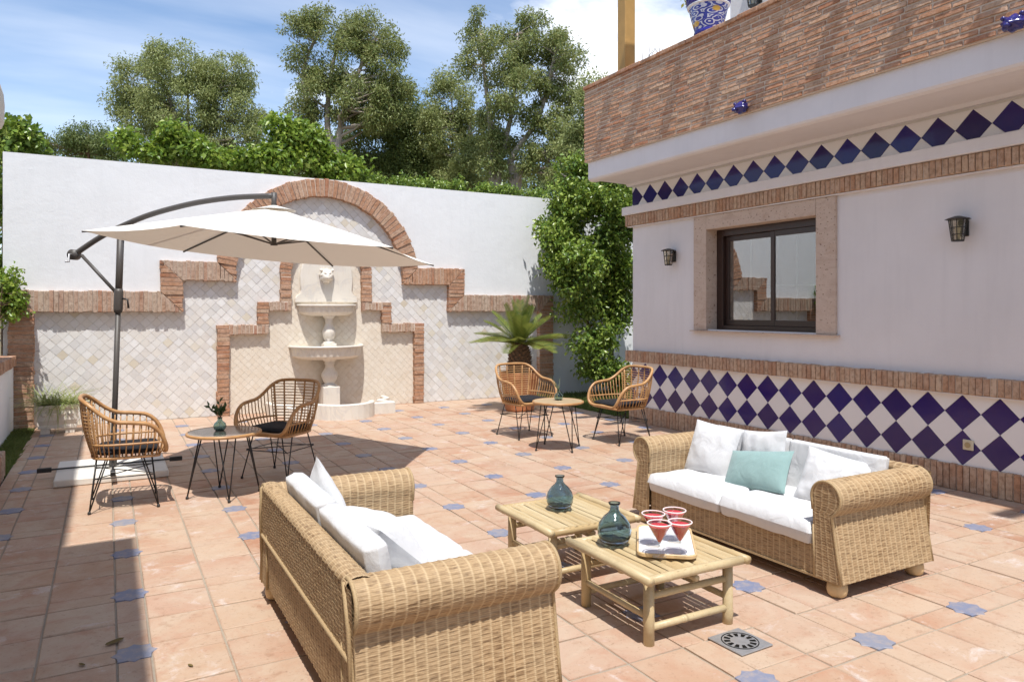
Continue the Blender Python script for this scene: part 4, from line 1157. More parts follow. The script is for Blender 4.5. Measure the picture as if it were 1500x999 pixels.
def xr(z):
    """span of the arm's end face at height z"""
    zz_ = np.asarray(z)
    outer = np.interp(zz_, AP[:4, 1], AP[:4, 0])
    dzr = np.clip(1 - ((zz_ - rc[1]) / rr0) ** 2, 0, 1); circ = rc[0] + rr0 * np.sqrt(dzr); circl = rc[0] - rr0 * np.sqrt(dzr)
    o = np.where(zz_ > 0.425, np.where(zz_ < 0.453, np.maximum(circ, 0.788), circ), outer)
    i = np.where(zz_ > rc[1], circl, np.interp(zz_, [0.27, 0.36, 0.44, 0.512], [0.678, 0.675, 0.672, 0.664]))
    return np.where(zz_ < 0.27, 0.678, i), o
def cap_fn(side, y, sgn):
    def fn(S, T):
        z = 0.085 + S * 0.9995; a, b_ = xr(z); w = 0.17
        x = a + (b_ - a) * (T / w)
        return np.stack([side * x, 0 * x + y, z], -1), np.stack([0 * x, 0 * x + sgn, 0 * x], -1)
    return fn
def flat_fn(x0, x1, p0, p1):
    """panel from p0 (y, z bottom) to p1 (y, z top), x0..x1; normal decided by order"""
    dy_, dz_ = p1[0] - p0[0], p1[1] - p0[1]; L = sqrt(dy_ ** 2 + dz_ ** 2)
    sg = 1 if x1 > x0 else -1
    def fn(S, T):
        x = x0 + sg * T
        return np.stack([x, p0[0] + dy_ * S / L, p0[1] + dz_ * S / L], -1), np.stack([0 * x, 0 * x - sg * dz_ / L, 0 * x + sg * dy_ / L], -1)
    return fn, L
def make_sofa():
    """front towards -y, at y = 0; back at y = SD"""
    root = empty('wicker_sofa')
    tot = ACC[-1]
    for side in (1, -1):
        arm = np_obj('arm', [weave(arm_fn(side), tot, SD, flip=(side < 0))], M_WICKER, root)
        np_obj('arm_front', [weave(cap_fn(side, -0.001, -1), 0.512, 0.17, 0.8, flip=(side < 0))], M_WICKER, arm)
        np_obj('arm_rear', [weave(cap_fn(side, SD + 0.001, 1), 0.512, 0.17, 0.8, flip=(side > 0))], M_WICKER, arm)
        for y in (0.0, SD):
            br = MB(); br.tube([Vector((side * p[0], y, p[1])) for p in arm_prof[:-2]], 0.0085, 6); br.build('braid', M_BRAID, arm, smooth=True)
            br = MB(); br.tube([(side * 0.682, y, 0.085), (side * 0.676, y, 0.36)], 0.007, 6); br.build('braid', M_BRAID, arm, smooth=True)
    fn, L = flat_fn(-0.676, 0.676, (0.02, 0.085), (0.02, 0.25)); np_obj('front_apron', [weave(fn, L, 1.352)], M_WICKER, root)
    fn, L = flat_fn(0.83, -0.83, (SD - 0.012, 0.085), (SD + 0.012, 0.585)); bk = np_obj('back_panel', [weave(fn, L, 1.66, 1.0)], M_WICKER, root)
    fn2, L2 = flat_fn(-0.70, 0.70, (SD - 0.105, 0.27), (SD - 0.075, 0.585)); np_obj('inner_back', [weave(fn2, L2, 1.40)], M_WICKER, root)
    def rail(S, T):
        a_ = S / 0.118 * pi
        ca, sa = np.cos(a_), np.sin(a_)
        return np.stack([0.77 - T, SD - 0.032 + 0.046 * ca, 0.580 + 0.028 * sa], -1), np.stack([0 * T, ca, sa], -1)
    np_obj('top_rail', [weave(rail, 0.118, 1.54, 0.8)], M_WICKER, root)
    br = MB(); br.tube([(x, SD + 0.006, 0.335) for x in np.linspace(-0.80, 0.80, 40)], 0.009, 6); br.build('braid', M_BRAID, bk, smooth=True)
    for s in (-1, 1): br = MB(); br.tube([(s * 0.80, SD + 0.0, 0.085), (s * 0.79, SD + 0.012, 0.44), (s * 0.74, SD + 0.014, 0.59)], 0.009, 6); br.build('braid', M_BRAID, bk, smooth=True)
    sd = MB(); sd.box(-0.675, 0.675, 0.035, SD - 0.10, 0.20, 0.243); sd.build('seat_deck', M_BRAID, root)
    bt = MB(); bt.box(-0.82, 0.82, 0.01, SD - 0.02, 0.075, 0.088); bt.build('underside', M_BRAID, root)
    for sx_ in (-1, 1):
        for yy in (0.06, SD - 0.06):
            b = MB(); b.lathe([(0.0, 0.0), (0.034, 0.0), (0.047, 0.012), (0.053, 0.035), (0.050, 0.06), (0.040, 0.080)], 18, (sx_ * 0.775, yy, 0)); b.build('foot', M_BUN, root, smooth=True)
    return root
sofa_a = make_sofa()
sofa_b = copy_tree(sofa_a)
# facing +x (left sofa) and facing -x (right sofa)
sofa_a.location = (1.485, 3.15, 0); sofa_a.rotation_euler = (0, 0, radians(90))
sofa_b.location = (3.285, 3.30, 0); sofa_b.rotation_euler = (0, 0, radians(-90))
tag(sofa_a, 'wicker two-seat sofa seen from behind with crumpled white pillow', 'sofa', 'wicker sofas facing each other')
tag(sofa_b, 'wicker two-seat sofa with its back to the blue tiled house wall', 'sofa', 'wicker sofas facing each other')

def rrect(w, d, r, n=7):
    out = []
    for (sx_, sy, a0) in ((1, 1, 0), (-1, 1, pi / 2), (-1, -1, pi), (1, -1, 3 * pi / 2)):
        for k in range(n): a = a0 + pi / 2 * k / (n - 1); out.append((sx_ * (w - r) + r * cos(a), sy * (d - r) + r * sin(a)))
    return out
def pillow(name, w, h, t, mat, seed, p=2.6, q=0.55, pinch=0.05, wr=0.006, n=36, box=False, freq=6.0):
    """flat in x (width) and z (height), thick in y, centred on the origin"""
    ofs = Vector((seed * 7.3, seed * 3.1, seed * 1.7)); b = MB()
    for side in (1, -1):
        P = np.zeros((n + 1, n + 1, 3))
        for i in range(n + 1):
            for j in range(n + 1):
                a, c = -1 + 2 * i / n, -1 + 2 * j / n
                if box:
                    a, c = np.sign(a) * abs(a) ** 0.8, np.sign(c) * abs(c) ** 0.8
                prof_ = max(0.0, (1 - abs(a) ** p) * (1 - abs(c) ** p)) ** q
                x = a * w / 2 * (1 - pinch * (1 - c * c)); z = c * h / 2 * (1 - pinch * (1 - a * a))
                nz_ = noise.noise(Vector((x * freq, side * 2.0, z * freq)) + ofs) + 0.5 * noise.noise(Vector((x * freq * 2.3, side * 2.0, z * freq * 2.3)) + ofs)
                rid = abs(noise.noise(Vector((x * freq * 1.2, 5 + side, z * freq * 0.5)) + ofs))
                y = side * (t / 2 * prof_ + (wr * nz_ - wr * 1.1 * rid) * min(1, prof_ * 2.2))
                P[i, j] = (x, y, z)
        b.grid(P, flip=(side > 0))
    return b.build(name, mat, smooth=True)
def put(o, loc, rx=0, ry=0, rz=0, label=None, cat='cushion', group=None):
    o.location = loc; o.rotation_mode = 'XYZ'
    o.rotation_euler = (radians(rx), radians(ry), radians(rz)); return tag(o, label, cat, group)
# seat and back cushions on the left sofa (faces +x; back towards -x)
for k, cy in enumerate((3.485, 2.815)):
    o = pillow('seat_cushion', 0.665, 0.62, 0.13, M_WHITE, 11 + k, p=26, q=0.24, pinch=0.004, wr=0.004, box=True)
    put(o, (1.185, cy, 0.308), 90, 0, 90, ('white seat cushion beside the far arm of the sofa seen from behind', 'white seat cushion next to the near arm of the sofa seen from behind')[k])
    o = pillow('back_cushion', 0.655, 0.40, 0.10, M_WHITE, 21 + k, p=26, q=0.24, pinch=0.006, wr=0.003, box=True)
    put(o, (0.865, cy, 0.470), -10, 0, 90, ('white back cushion with a pointed pillow beside it, sofa seen from behind', 'white back cushion with creased end near the arm, sofa seen from behind')[k])
o = pillow('throw_pillow', 0.42, 0.42, 0.13, M_WHITE, 31, wr=0.010); put(o, (0.965, 3.66, 0.485), -16, 40, 86, 'white pillow standing on its corner on the sofa seen from behind')
o = pillow('throw_pillow', 0.42, 0.28, 0.11, M_TEAL, 32); put(o, (0.965, 3.36, 0.455), -16, 4, 92, 'teal pillow mostly hidden behind white cushions on the sofa seen from behind')
o = pillow('throw_pillow', 0.56, 0.34, 0.21, M_WHITE, 33, p=2.4, q=0.5, pinch=0.02, wr=0.018); put(o, (1.065, 3.20, 0.462), -48, 2, 100, 'crumpled white pillow slumped on the sofa seen from behind')
# on the right sofa (faces -x)
for k, cy in enumerate((3.635, 2.965)):
    o = pillow('seat_cushion', 0.665, 0.62, 0.13, M_WHITE, 13 + k, p=26, q=0.24, pinch=0.004, wr=0.005, box=True)
    put(o, (3.575, cy, 0.308), 90, 0, -90, ('white seat cushion below the white square pillow, sofa by the house', 'white seat cushion beside the rolled arm, sofa by the house')[k])
    o = pillow('back_cushion', 0.655, 0.40, 0.11, M_WHITE, 23 + k, p=26, q=0.24, pinch=0.006, wr=0.003, box=True)
    put(o, (3.895, cy, 0.455), -10, 0, -90, ('white back cushion behind the white square pillow, sofa by the house', 'plain white back cushion behind the round crumpled pillow, sofa by the house')[k])
o = pillow('throw_pillow', 0.38, 0.37, 0.14, M_WHITE, 41, wr=0.012); put(o, (3.70, 3.79, 0.520), -20, 4, -80, 'white square pillow propped in the corner of the sofa by the house')
o = pillow('throw_pillow', 0.42, 0.40, 0.13, M_WHITE, 42, wr=0.010); put(o, (3.80, 3.44, 0.500), -14, -8, -97, 'white pillow tucked behind the teal pillow')
o = pillow('throw_pillow', 0.50, 0.28, 0.14, M_TEAL, 43, wr=0.005); put(o, (3.635, 3.33, 0.468), -30, -9, -88, 'teal rectangular pillow leaning at the middle of the sofa by the house')
o = pillow('throw_pillow', 0.38, 0.34, 0.18, M_WHITE, 44, wr=0.020, freq=9); put(o, (3.75, 2.86, 0.480), -24, 10, -70, 'small round crumpled white pillow on the sofa by the house')

# ================================================================== BAMBOO COFFEE TABLES
def bamboo(b, p0, p1, r, nodes=2, n=9):
    p0, p1 = Vector(p0), Vector(p1); L = (p1 - p0).length; pts = []; rad = []
    ks = sorted(random.uniform(0.12, 0.88) for _ in range(nodes))
    stops = [0.0]
    for k in ks: stops += [k - 0.012 / L * 1.2, k, k + 0.012 / L * 1.2]
    stops.append(1.0); bow = Vector((random.uniform(-1, 1), random.uniform(-1, 1), random.uniform(-1, 1))) * 0.0035
    for s in sorted(stops):
        pts.append(p0.lerp(p1, s) + bow * sin(pi * s)); rad.append(r * (1.09 if any(abs(s - k) < 1e-6 for k in ks) else 1.0))
    b.tube(pts, rad, n)
def coffee_table(name, u0, u1, v0, v1, ztop, label):
    root = empty(name, ((u0 + u1) / 2, (v0 + v1) / 2, 0), 0, label, 'coffee table', 'bamboo coffee tables')
    w, d = (u1 - u0) / 2, (v1 - v0) / 2; r = 0.021
    def P(nm, *poles):
        b = MB()
        for q in poles: bamboo(b, *q)
        return b.build(nm, M_BAMBOO, root, smooth=True)
    zt = ztop - r
    P('edge_pole', ((-w + r, -d - 0.005, zt), (-w + r, d + 0.005, zt), r, 3)); P('edge_pole', ((w - r, -d - 0.005, zt), (w - r, d + 0.005, zt), r, 3))
    P('edge_pole', ((-w + 0.03, -d + r, zt - 0.004), (w - 0.03, -d + r, zt - 0.004), r, 3)); P('edge_pole', ((-w + 0.03, d - r, zt - 0.004), (w - 0.03, d - r, zt - 0.004), r, 3))
    n = 13; x0, x1 = -w + 2 * r + 0.004, w - 2 * r - 0.004; pw = (x1 - x0) / n
    for k in range(n):
        b = MB(); a, c = x0 + k * pw + 0.003, x0 + (k + 1) * pw - 0.003; zt2 = ztop - 0.008 + random.uniform(-.003, .003)
        ys = np.linspace(-d + 0.012, d - 0.012, 12)
        nodes = [random.uniform(-d * .8, d * .8) for _ in range(2)]
        Pm = np.array([[(a + (c - a) * t, y, zt2 - 0.010 * (2 * t - 1) ** 2 + (0.0016 if min(abs(y - q) for q in nodes) < 0.03 else 0)) for t in np.linspace(0, 1, 7)] for y in ys])
        b.grid(Pm, flip=True); lo = Pm.copy(); lo[:, :, 2] = zt2 - 0.016; b.grid(lo[:, [0, -1]])
        b.build('slat', M_BAMBOO, root, smooth=True)
    lx, ly = w - 0.075, d - 0.075
    for sx_ in (-1, 1):
        for sy in (-1, 1): P('leg', ((sx_ * lx, sy * ly, 0), (sx_ * lx, sy * ly, ztop - 2 * r), 0.025, 1, 12))
    for sy in (-1, 1): P('stretcher', ((-lx, sy * ly, 0.075), (lx, sy * ly, 0.075), 0.0165, 2)); P('stretcher', ((-lx, sy * ly, 0.215), (lx, sy * ly, 0.215), 0.0165, 2))
    for sx_ in (-1, 1): P('stretcher', ((sx_ * lx, -ly, 0.125), (sx_ * lx, ly, 0.125), 0.0155, 2))
    P('cross_bar', ((0, -ly - .05, ztop - 0.065), (0, ly + .05, ztop - 0.065), 0.015, 2))
    return root
TZ = 0.335
coffee_table('bamboo_coffee_table', 2.045, 2.675, 2.49, 3.13, TZ, 'bamboo coffee table carrying the white tray and a glass bottle')
coffee_table('bamboo_coffee_table', 2.03, 2.65, 3.275, 3.875, TZ, 'bamboo coffee table holding a single round glass bottle')

def bottle(loc, s, label):
    root = empty('glass_bottle', loc, random.uniform(0, 6), label, 'bottle', 'round blue glass bottles')
    prof_o = [(0.0, 0.0), (0.05, 0.0), (0.068, 0.012), (0.078, 0.04), (0.080, 0.065), (0.072, 0.095), (0.05, 0.125), (0.03, 0.142), (0.0215, 0.155), (0.021, 0.176), (0.027, 0.183), (0.0285, 0.19)]
    prof_i = [(0.024, 0.19), (0.017, 0.178), (0.0175, 0.157), (0.026, 0.139), (0.045, 0.122), (0.067, 0.093), (0.075, 0.065), (0.073, 0.042), (0.062, 0.017), (0.0, 0.012)]
    b = MB(); b.lathe([(r * s, z * s) for r, z in prof_o + prof_i], 36); b.build('body', M_BOTTLE, root, smooth=True)
    return root
b1 = at_z(820, 744, TZ); bottle((b1.x, b1.y, TZ + 0.001), 1.0, 'round blue glass bottle on the coffee table without a tray')
b2 = at_z(900, 795, TZ); bottle((b2.x, b2.y, TZ + 0.001), 1.06, 'round blue glass bottle beside the tray of red drinks')
# tray, rotated on the near table
TR = Vector((2.43, 2.815)); ta = atan2(0.78, 0.627)
tray = empty('serving_tray', (TR.x, TR.y, TZ + 0.002), ta, 'white pinstriped tray with pale wooden edge holding four red drinks', 'tray')
def ring_solid(b, levels):
    """levels: list of (polygon, z)"""
    n = len(levels[0][0]); vs = [(x, y, z) for p, z in levels for x, y in p]
    fs = [tuple(range(n))[::-1]] + [(k * n + i, k * n + (i + 1) % n, (k + 1) * n + (i + 1) % n, (k + 1) * n + i) for k in range(len(levels) - 1) for i in range(n)] + [tuple((len(levels) - 1) * n + i for i in range(n))]
    b.add(vs, fs)
b = MB(); W_, D_ = 0.235, 0.14
ring_solid(b, [(rrect(W_ - .008, D_ - .008, .04), 0), (rrect(W_, D_, .045), .005), (rrect(W_, D_, .045), .018), (rrect(W_ - .003, D_ - .003, .043), .021), (rrect(W_ - .008, D_ - .008, .04), .0205), (rrect(W_ - .012, D_ - .012, .038), .013)])
b.build('wooden_edge', M_BUN, tray)
b = MB(); ring_solid(b, [(rrect(W_ - .011, D_ - .011, .038), .0125), (rrect(W_ - .011, D_ - .011, .038), .0150)]); b.build('tray_bed', M_TRAY, tray)
b = MB()
for k in range(21):
    x = -W_ + .03 + k * (2 * W_ - .06) / 20; b.box(x - .0011, x + .0011, -D_ + .018, D_ - .018, .0150, .0156)
tag(b.build('pinstripes', M_TRAYLINE, tray), kind='stuff')
gz0 = TZ + 0.002 + 0.0162; GH = 0.155
lab4 = ['red drink in a clear cone glass at the tray corner beside the glass bottle', 'red drink in a clear cone glass at the tray corner furthest from the bottle', 'red drink in a cone glass in front of the bottle side, nearest the tray middle', 'red drink in a cone glass at the tray side facing the sofa by the house']
for k, (gx, gy) in enumerate(((957, 752), (988, 747), (966, 766), (996, 764))):
    p = at_z(gx, gy, gz0 + GH)
    gl = empty('cocktail_glass', (p.x, p.y, gz0), 0, lab4[k], 'glass', 'red cocktails on the tray')
    b = MB(); b.lathe([(0.0, 0.0), (0.034, 0.0), (0.034, 0.002), (0.01, 0.005), (0.005, 0.012), (0.0045, 0.05), (0.006, 0.062)], 24); b.build('stem', M_CUP, gl, smooth=True)
    b = MB(); b.lathe([(0.006, 0.062), (0.03, 0.105), (0.055, GH)], 28); b.f = [q for q in b.f if len(q) == 4]; b.build('bowl', M_CUP, gl, smooth=True)
    b = MB(); b.lathe([(0.0, 0.066), (0.006, 0.068), (0.028, 0.106), (0.0475, GH - 0.012), (0.0, GH - 0.0125)], 28); b.build('drink', M_DRINK, gl)
    b = MB(); b.tube([(0.055 * cos(a), 0.055 * sin(a), GH) for a in np.linspace(0, 2 * pi, 29)[:-1]], 0.0032, 6, closed=True); b.build('sugared_rim', M_RIM, gl, smooth=True)

# ================================================================== RATTAN CHAIRS
def make_chair():
    """faces -y"""
    root = empty('rattan_chair')
    hr = [(0, -.265, .415), (.15, -.272, .412), (.225, -.282, .43), (.268, -.275, .485), (.29, -.235, .575), (.300, -.16, .640), (.305, -.05, .660), (.303, .05, .672), (.292, .135, .715), (.262, .215, .785), (.205, .268, .825), (.10, .290, .835), (0, .295, .835)]
    full = [Vector(p) for p in hr] + [Vector((-p[0], p[1], p[2])) for p in hr[-2:0:-1]]
    b = MB(); b.tube(catmull(full, 5, True), 0.0155, 8, closed=True); b.build('rim', M_RATTAN, root, smooth=True)
    hb = [(.205, -.235, .395), (.235, -.20, .395), (.24, -.08, .395), (.238, .04, .395), (.22, .13, .395), (.17, .19, .395), (.09, .21, .395), (0, .215, .395)]
    fb_ = [Vector((0, -.24, .395))] + [Vector(p) for p in hb] + [Vector((-p[0], p[1], p[2])) for p in hb[-2::-1]]
    b = MB(); b.tube(catmull(fb_, 4, True), 0.012, 7, closed=True); b.build('seat_ring', M_RATTAN, root, smooth=True)
    top = catmull([Vector(p) for p in hr[3:]] + [Vector((-p[0], p[1], p[2])) for p in hr[-2:2:-1]], 6)
    bot = catmull([Vector(p) for p in hb] + [Vector((-p[0], p[1], p[2])) for p in hb[-2::-1]], 6)
    def samp(c, t):
        x = t * (len(c) - 1); i = min(int(x), len(c) - 2); return c[i].lerp(c[i + 1], x - i)
    def S(t, h):
        p = samp(bot, t).lerp(samp(top, t), h); o = Vector((p.x, p.y, 0)); bul = 0.018 * sin(pi * h)
        return p + (o.normalized() * bul if o.length > 0.01 else o)
    # t: 0 front right ... 0.5 back ... 1 front left
    sp = MB()
    for side in (0, 1):
        for k in range(14):
            t = 0.015 + 0.315 * k / 13; t = t if side == 0 else 1 - t
            sp.tube([S(t, h) for h in (0, .3, .65, 1)], 0.0052, 5)
    tag(sp.build('arm_spindles', M_RATTAN, root, smooth=True), kind='stuff')
    for side in (0, 1):
        rl = MB(); rl.tube([S((t if side == 0 else 1 - t), (0.50 - 0.395) / max(0.02, samp(top, t).z - 0.395)) for t in np.linspace(0.02, 0.35, 14)], 0.009, 6); rl.build('mid_rail', M_RATTAN, root, smooth=True)
        rb = MB(); tt = 0.35 if side == 0 else 0.65; rb.tube([S(tt, h) for h in np.linspace(0, 1, 7)], 0.010, 6); rb.build('back_rib', M_RATTAN, root, smooth=True)
    for t in (0.41, 0.47, 0.53, 0.59):
        rb = MB(); rb.tube([S(t, h) for h in np.linspace(0, 1, 7)], 0.0082, 6); rb.build('back_rib', M_RATTAN, root, smooth=True)
    sp = MB(); z = 0.425
    while z < 0.82:
        pts = []
        for t in np.linspace(0.335, 0.665, 25):
            zt = samp(top, t).z
            if zt > z + 0.006: pts.append(S(t, (z - 0.395) / (zt - 0.395)))
        if len(pts) > 2: sp.tube(pts, 0.0048, 5)
        z += 0.0265
    tag(sp.build('back_spindles', M_RATTAN, root, smooth=True), kind='stuff')
    sp = MB()
    for y in np.linspace(-.22, .19, 15):
        hw_ = 0.235 if y < .08 else 0.235 - (y - .08) * 0.9
        sp.tube([(-hw_, y, .397), (hw_, y, .397)], 0.005, 5)
    tag(sp.build('seat_slats', M_RATTAN, root, smooth=True), kind='stuff')
    pad = pillow('seat_pad', 0.44, 0.42, 0.055, M_BLACKPAD, 51, p=7, q=0.35, pinch=0.01, wr=0.003, n=20, box=True)
    pad.parent = root; pad.location = (0, -0.03, 0.437); pad.rotation_euler = (radians(90), 0, 0)
    for sx_ in (-1, 1):
        for sy in (-1, 1):
            foot = Vector((sx_ * .238, sy * .228, 0.012)); lg_ = MB()
            lg_.tube([foot, Vector((sx_ * .205, sy * .165 - sy * .055, .39))], 0.0055, 6); lg_.tube([foot, Vector((sx_ * .15, sy * .185, .39))], 0.0055, 6)
            L = lg_.build('leg', M_BLACK, root, smooth=True)
            ft_ = MB(); ft_.lathe([(0.0, 0), (.011, 0), (.012, .012), (.009, .022), (0.0, .023)], 10, (foot.x, foot.y, 0)); ft_.build('rubber_foot', M_BLACK, L, smooth=True)
    q = 0.214; za_ = 0.25
    br = MB(); cs_ = [(q, -q + .015, za_), (q, q - .015, za_), (-q, q - .015, za_), (-q, -q + .015, za_)]
    for k in range(4): br.tube([cs_[k], cs_[(k + 1) % 4]], 0.0042, 5)
    br.tube([cs_[0], cs_[2]], 0.0042, 5); br.tube([(cs_[1][0], cs_[1][1], za_ + .009), (cs_[3][0], cs_[3][1], za_ + .009)], 0.0042, 5)
    tag(br.build('leg_brace', M_BLACK, root, smooth=True), kind='stuff')
    return root
chair0 = make_chair()
spots = [((0.115, 6.40), (1, -0.02), 'rattan armchair seen from the side in front of the umbrella pole'),
         ((1.372, 6.81), (-0.746, -0.67), 'rattan armchair in the umbrella shade before the fountain'),
         ((4.34, 7.54), (0.10, -1), 'rattan armchair standing in front of the potted cycad'),
         ((5.135, 6.69), (-1, -0.02), 'rattan armchair backing onto the corner of the tiled house')]
for k, (p, d, lab) in enumerate(spots):
    c = chair0 if k == 0 else copy_tree(chair0)
    c.location = (p[0], p[1], 0); c.rotation_euler = (0, 0, atan2(d[0], -d[1]))
    tag(c, lab, 'chair', 'rattan chairs round the side tables')

# ================================================================== ROUND SIDE TABLES
def side_table(p, r, h, top_mat, rim_mat, label, rot=0.0):
    root = empty('round_side_table', (p[0], p[1], 0), rot, label, 'side table', 'round side tables on wire legs')
    b = MB(); b.lathe([(0.0, h - .010), (r - .012, h - .010), (r - .012, h), (0.0, h)], 48); b.build('table_top', top_mat, root)
    b = MB(); b.tube([((r - .008) * cos(a), (r - .008) * sin(a), h - .010) for a in np.linspace(0, 2 * pi, 57)[:-1]], 0.0125, 8, closed=True); b.build('cane_edge', rim_mat, root, smooth=True)
    b = MB(); b.lathe([(r * .93, h - .012), (r * .93, h - .018), (r * .90, h - .018), (r * .90, h - .012)], 40); b.f = [q for q in b.f if len(q) == 4]; b.build('underframe', M_BLACK, root)
    for k in range(4):
        a = k * pi / 2; foot = Vector((0.275 * cos(a), 0.275 * sin(a), .012)); lg_ = MB()
        for s in (-1, 1): lg_.tube([foot, Vector((0.185 * cos(a + s * .36), 0.185 * sin(a + s * .36), h - .015))], 0.0056, 6)
        L = lg_.build('leg', M_BLACK, root, smooth=True)
        f_ = MB(); f_.lathe([(0.0, 0), (.011, 0), (.012, .012), (.009, .022), (0.0, .023)], 10, (foot.x, foot.y, 0)); f_.build('rubber_foot', M_BLACK, L, smooth=True)
    return root
TH = 0.515
side_table((0.825, 6.30), 0.285, TH, M_TABLETOP, M_RATTAN, 'round side table with grey glass top and leafy sprig under the umbrella')
side_table((4.25, 6.655), 0.275, TH, M_TABLEWOOD, M_RATTAN, 'round cane side table with a spiky air plant near the house')
vs = empty('sprig_vase', (0.80, 6.36, TH + .001), 0, 'small green glass vase with a leafy sprig on the grey glass table', 'vase')
VP = [(0.0, 0.0), (.032, 0.0), (.046, .015), (.051, .035), (.044, .058), (.024, .075), (.018, .085), (.018, .10), (.023, .106), (.019, .106), (.014, .098), (.014, .086), (.020, .074), (.040, .056), (.047, .035), (.042, .017), (.028, .005), (0.0, .005)]
b = MB(); b.lathe(VP, 28); b.build('glass_body', M_VASE, vs, smooth=True)
b = MB(); lf = MB(); rr = random.Random(8)
for k in range(7):
    a = rr.uniform(0, 2 * pi); l = rr.uniform(.09, .18); d = Vector((cos(a) * rr.uniform(.25, .8), sin(a) * rr.uniform(.25, .8), 1)).normalized()
    pts = [Vector((0, 0, .03)), Vector((0, 0, .09)), Vector((0, 0, .09)) + d * l * .5, Vector((0, 0, .09)) + d * l + Vector((0, 0, -.02))]
    b.tube(pts, [.002, .002, .0018, .001], 5)
    for m in range(9):
        p = pts[1].lerp(pts[3], .25 + .75 * m / 8); add_leaf(lf, p, rr, .055, .022, -.2, d)
b.build('stems', M_BARK2, vs); lf.build('leaves', M_SPRIG, vs)
va = empty('air_plant_vase', (4.285, 6.70, TH + .001), 0, 'small clear vase with a spiky air plant on the cane table', 'vase')
b = MB(); b.lathe(VP, 28); b.build('glass_body', M_VASE, va, smooth=True)
def blade(b, p0, d, L, w, sag, n=6, tipw=0.05):
    d = Vector(d).normalized(); s = d.cross(Vector((0, 0, 1)))
    s = s.normalized() if s.length > .01 else Vector((1, 0, 0)); k = len(b.v)
    for i in range(n + 1):
        t = i / n; p = Vector(p0) + d * L * t + Vector((0, 0, -sag * t * t)); ww = w * (1 - (1 - tipw) * t ** 1.6) * (0.6 + 0.4 * min(1, t * 4))
        b.v.extend([tuple(p - s * ww / 2 + Vector((0, 0, w * .18))), tuple(p), tuple(p + s * ww / 2 + Vector((0, 0, w * .18)))])
    for i in range(n):
        for m in range(2): b.f.append((k + i * 3 + m, k + i * 3 + m + 1, k + i * 3 + m + 4, k + i * 3 + m + 3))
b = MB()
for k in range(11):
    a = rr.uniform(0, 2 * pi); blade(b, (0, 0, .09), (cos(a) * .3 - .25, sin(a) * .3, 1), rr.uniform(.12, .26), .014, rr.uniform(-.01, .05))
b.build('leaves', M_AIRPLANT, va)

# ================================================================== CANTILEVER UMBRELLA
SC = 0.922
HX = [(-0.2, 7.45, 2.19), (0.73, 8.77, 2.14), (2.34, 8.63, 2.02), (3.02, 7.17, 1.97), (2.09, 5.84, 2.02), (0.48, 5.99, 2.13)]
HX = [Vector((a * SC, b_ * SC, EYE + (c - EYE) * SC)) for a, b_, c in HX]
HC = sum(HX, Vector()) / 6
PB = Vector((0.04, 7.66, 0.0)); dirA = Vector((HC.x - PB.x, HC.y - PB.y, 0)); tH = dirA.length; dirA.normalize()
umb = empty('cantilever_umbrella', PB, 0, 'large cream hexagonal cantilever umbrella with curved grey arm over the chairs', 'umbrella')
UB = lambda b, n, m, sm=False, par=None: b.build(n, m, par or umb, smooth=sm, keep_world=(par is None))
sl_ = MB(); sl_.box(-0.40, 0.48, 7.22, 8.12, 0.002, 0.062, 0.008)
UB(sl_, 'base_slab', M_STONE)
for (e0, e1, zz0) in (((-0.49, 7.66), (0.57, 7.66), 0.078), ((0.04, 7.16), (0.04, 8.18), 0.094)):
    b = MB(); b.tube([(e0[0], e0[1], zz0), (e1[0], e1[1], zz0)], 0.0085, 8); bar = UB(b, 'base_bar', M_BLACK)
    for e in (e0, e1):
        dx_, dy_ = (0.055, 0.02) if e0[1] == e1[1] else (0.02, 0.055)
        b = MB(); b.box(e[0] - dx_, e[0] + dx_, e[1] - dy_, e[1] + dy_, zz0 - 0.02, zz0 + 0.02, 0.004); b.build('bar_end', M_BLACK, bar)
lean = lambda z: Vector((PB.x + 0.03 * z, PB.y, z))
b = MB(); b.tube([lean(0.064), lean(0.30)], 0.034, 14); UB(b, 'pole_foot', M_GREY, True)
b = MB(); b.tube([lean(0.10), lean(1.50)], 0.0245, 14); UB(b, 'pole', M_GREY, True)
b = MB(); b.tube([lean(1.50), lean(2.22)], 0.031, 14); UB(b, 'upper_pole', M_GREY, True)
b = MB(); b.tube([lean(1.47), lean(1.50), lean(1.66), lean(1.69)], [.034, .040, .040, .033], 14); hb_ = UB(b, 'clamp', M_GREY, True)
b = MB(); c0 = lean(1.60) + dirA * .04
b.tube([c0, c0 + dirA * .05 + Vector((0, 0, -.01)), c0 + dirA * .06 + Vector((0, 0, -.09))], 0.009, 7); b.build('clamp_lever', M_BLACK, hb_, smooth=True)
A_ = lambda t, z: Vector((PB.x + dirA.x * t, PB.y + dirA.y * t, z))
arm_pts = catmull([A_(-.362, 2.02), A_(-.2, 2.12), A_(-.05, 2.20), A_(.15, 2.285), A_(.36, 2.36), A_(.62, 2.425), A_(.875, 2.472), A_(1.2, 2.505), A_(tH, 2.512)], 5)
b = MB(); b.tube(arm_pts, 0.025, 10); UB(b, 'curved_arm', M_GREY, True)
b = MB(); b.tube([A_(-.31, 2.0), lean(1.63)], 0.0165, 8); UB(b, 'strut', M_GREY, True)
sd_ = dirA.cross(Vector((0, 0, 1)))
b = MB(); b.tube([A_(-.385, 2.005) - sd_ * .035, A_(-.385, 2.005) + sd_ * .035], 0.048, 18); ck = UB(b, 'crank_housing', M_GREY, True)
b = MB(); q0 = A_(-.385, 2.005) + sd_ * .036
